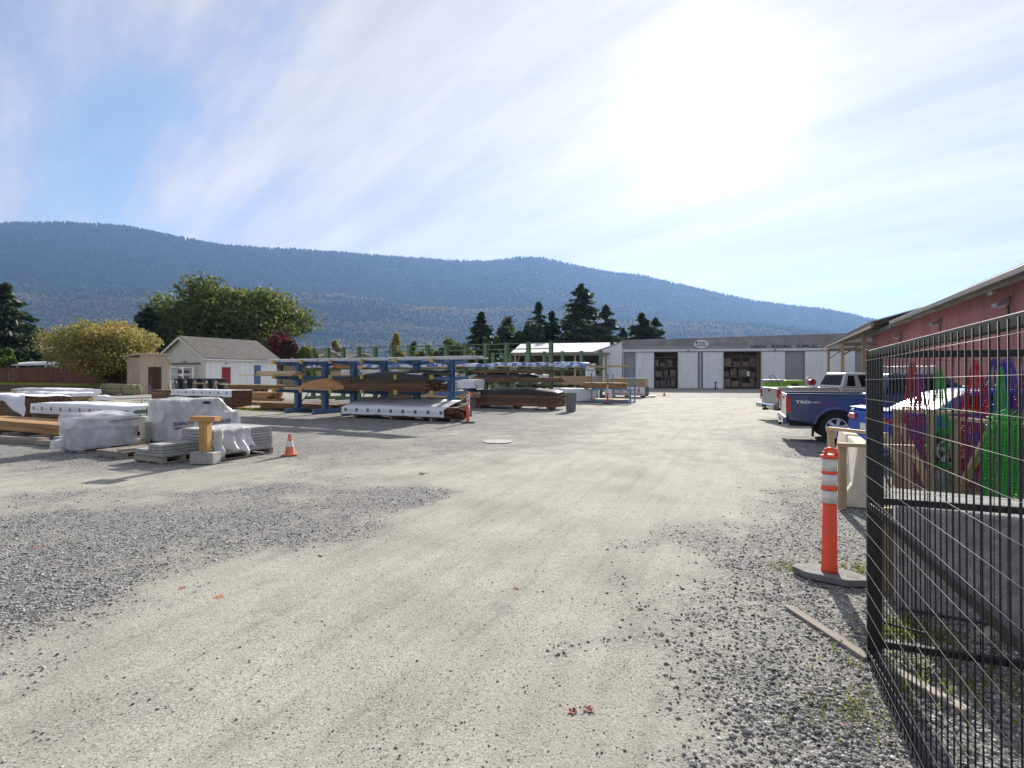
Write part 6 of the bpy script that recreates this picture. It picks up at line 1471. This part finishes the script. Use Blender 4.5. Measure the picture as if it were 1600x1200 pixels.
# ---- black steel gate leaves
def gate_leaf(label, p0, ang, L, H=1.84, zb=.05, bars_from=.05, pitch=.0625, vthick=.0029, wires=16, group='black welded wire gate leaves'):
    t = thing('gate_leaf', label, 'gate', p0, ang, group); M_ = MATS['metal_dark']
    MB().box(-.02, .02, -.02, .02, .02, H + .01).build('end_post', M_, t, bevel=.004)
    MB().box(L - .02, L + .02, -.02, .02, .02, H + .01).build('end_post', M_, t, bevel=.004)
    for z, nm in ((H - .02, 'top_rail'), (.935, 'middle_rail'), (zb + .02, 'bottom_rail')): MB().box(.021, L - .021, -.018, .018, z - .02, z + .02).build(nm, M_, t, bevel=.003)
    bar = MB().cyl((0, 0, .03), (0, 0, H - .015), vthick, 8).mesh('bar', M_, True)
    n = int((L - .08) / pitch)
    for i in range(n): link('bar', bar, t, (.055 + i * pitch, -.024, 0))
    wr = MB().cyl((0, 0, 0), (L, 0, 0), .0009, 6).mesh('wire', MATS['metal_dark'], True)
    for k in range(wires): link('wire', wr, t, (0, -.0295, .10 + k * (H - .16) / (wires - 1)))
    return t
pA = at(1361, 3.20)
ga = gate_leaf('black gate leaf swung open along the side of the driveway', pA, math.atan2(-.923, -.386), 3.2); ga.rotation_euler.y = -R(.9)
pB = at(1372, 3.30)
gl = gate_leaf('black gate leaf standing square behind the open leaf', pB, math.atan2(-.352, .936), 2.4, vthick=.0024, pitch=.0625)
lt = MB().bar((.02, -.05, .22), (.22, -.08, .20), .012, .012).build('latch', MATS['metal_dark'], gl)

# ---- timbers half sunk in the gravel
for k, (a, e, lab) in enumerate((((1232, 948), (1358, 1030), 'weathered timber half sunk in the gravel before the gate post'), ((1378, 1040), (1512, 1116), 'pale timber lying under the black gate leaf'))):
    p, q = gp(*a), gp(*e); d = q - p
    o = MB().box(0, d.length, -.035, .035, -.03, .012 if k == 0 else .025).build('half_sunk_timber', MATS['wood_grey'], bevel=.006, loc=p, rz=math.atan2(d.y, d.x)); tag(o, lab, 'timber')
o = MB().box(-.12, .12, -.04, .04, 0, .05).build('wood_offcut', MATS['wood_grey'], loc=at(1545, 3.5) + Vector((0, 0, 0)), rz=.4); tag(o, 'grey wood off cut at the foot of the large dark concrete block', 'wood')

# ---- weeds and fallen leaves
for k, (px, py, n, r_, h_, el, lab) in enumerate(((1238, 886, 160, .07, .035, 1.6, 'small weeds on the driveway side of the delineator foot'), (1330, 1108, 420, .09, .022, 1.6, 'green weeds on the gravel near the gate bottom'), (1300, 1060, 90, .12, .016, 1.2, 'sparse weeds between gravel and half sunk timber'), (1420, 985, 260, .10, .06, 1.4, 'moss and weeds at the foot of the large dark concrete block'), (1345, 890, 120, .08, .04, 1.2, 'weeds between the delineator and the gate post'), (1500, 1060, 420, .22, .05, 1.5, 'weeds under the gate beside the pale timber'))):
    grass_tuft(lab, gp(px, py), n, r_, h_, (.22, .25, .05), 60 + k, el)
def fallen_leaf(label, px, py, size, mat, seed, curl=.35):
    size *= .62; rr = random.Random(seed); m = MB(); n = 20; pts = []
    for i in range(n):
        a = 2 * math.pi * i / n; r_ = size * (.55 + .45 * abs(math.cos(2.5 * a))) * rr.uniform(.85, 1.1); x, y = r_ * math.cos(a), r_ * math.sin(a)
        pts.append((x, y, .004 + curl * size * ((x / size) ** 2 + .6 * abs(y / size)) * rr.uniform(.5, 1.3)))
    m.add([(0, 0, .006)] + pts, [(0, i + 1, (i + 1) % n + 1) for i in range(n)])
    m.bar((0, 0, .006), (-size * 1.5, .2 * size, .01), .002, .002)
    o = m.build('fallen_leaf', MATS[mat], loc=gp(px, py) + Vector((0, 0, float(relief(np.array([gp(px, py).x]), np.array([gp(px, py).y]))[0]) - .006)), rz=rr.uniform(0, 6)); tag(o, label, 'leaf', 'fallen leaves')
for k, (px, py, s, mt, cu, lab) in enumerate(((895, 1109, .045, 'leaf_red', .6, 'curled red leaf beside its twin on the driveway dirt'), (919, 1106, .05, 'leaf_red', .6, 'crumpled red leaf with its stalk towards the gravel'), (660, 740, .09, 'leaf_dead', .6, 'large curled brown leaf out on the open driveway'), (285, 917, .05, 'leaf_dead', .3, 'dark brown leaf at the edge of the gravel'), (342, 931, .065, 'leaf_dead', .15, 'flat orange brown leaf on the pale dirt'), (58, 853, .08, 'leaf_dead', .15, 'orange leaf lying on the grey gravel'), (806, 918, .04, 'leaf_dead', .4, 'small brown leaf in the loose gravel patch'), (1336, 1095, .035, 'leaf_red', .3, 'small red leaf among the weeds'), (770, 812, .05, 'leaf_dead', .15, 'tan leaf fragment in the middle of the driveway'), (1318, 1128, .03, 'leaf_red', .3, 'dark red leaf below the weeds'))):
    fallen_leaf(lab, px, py, s, mt, 200 + k, cu)
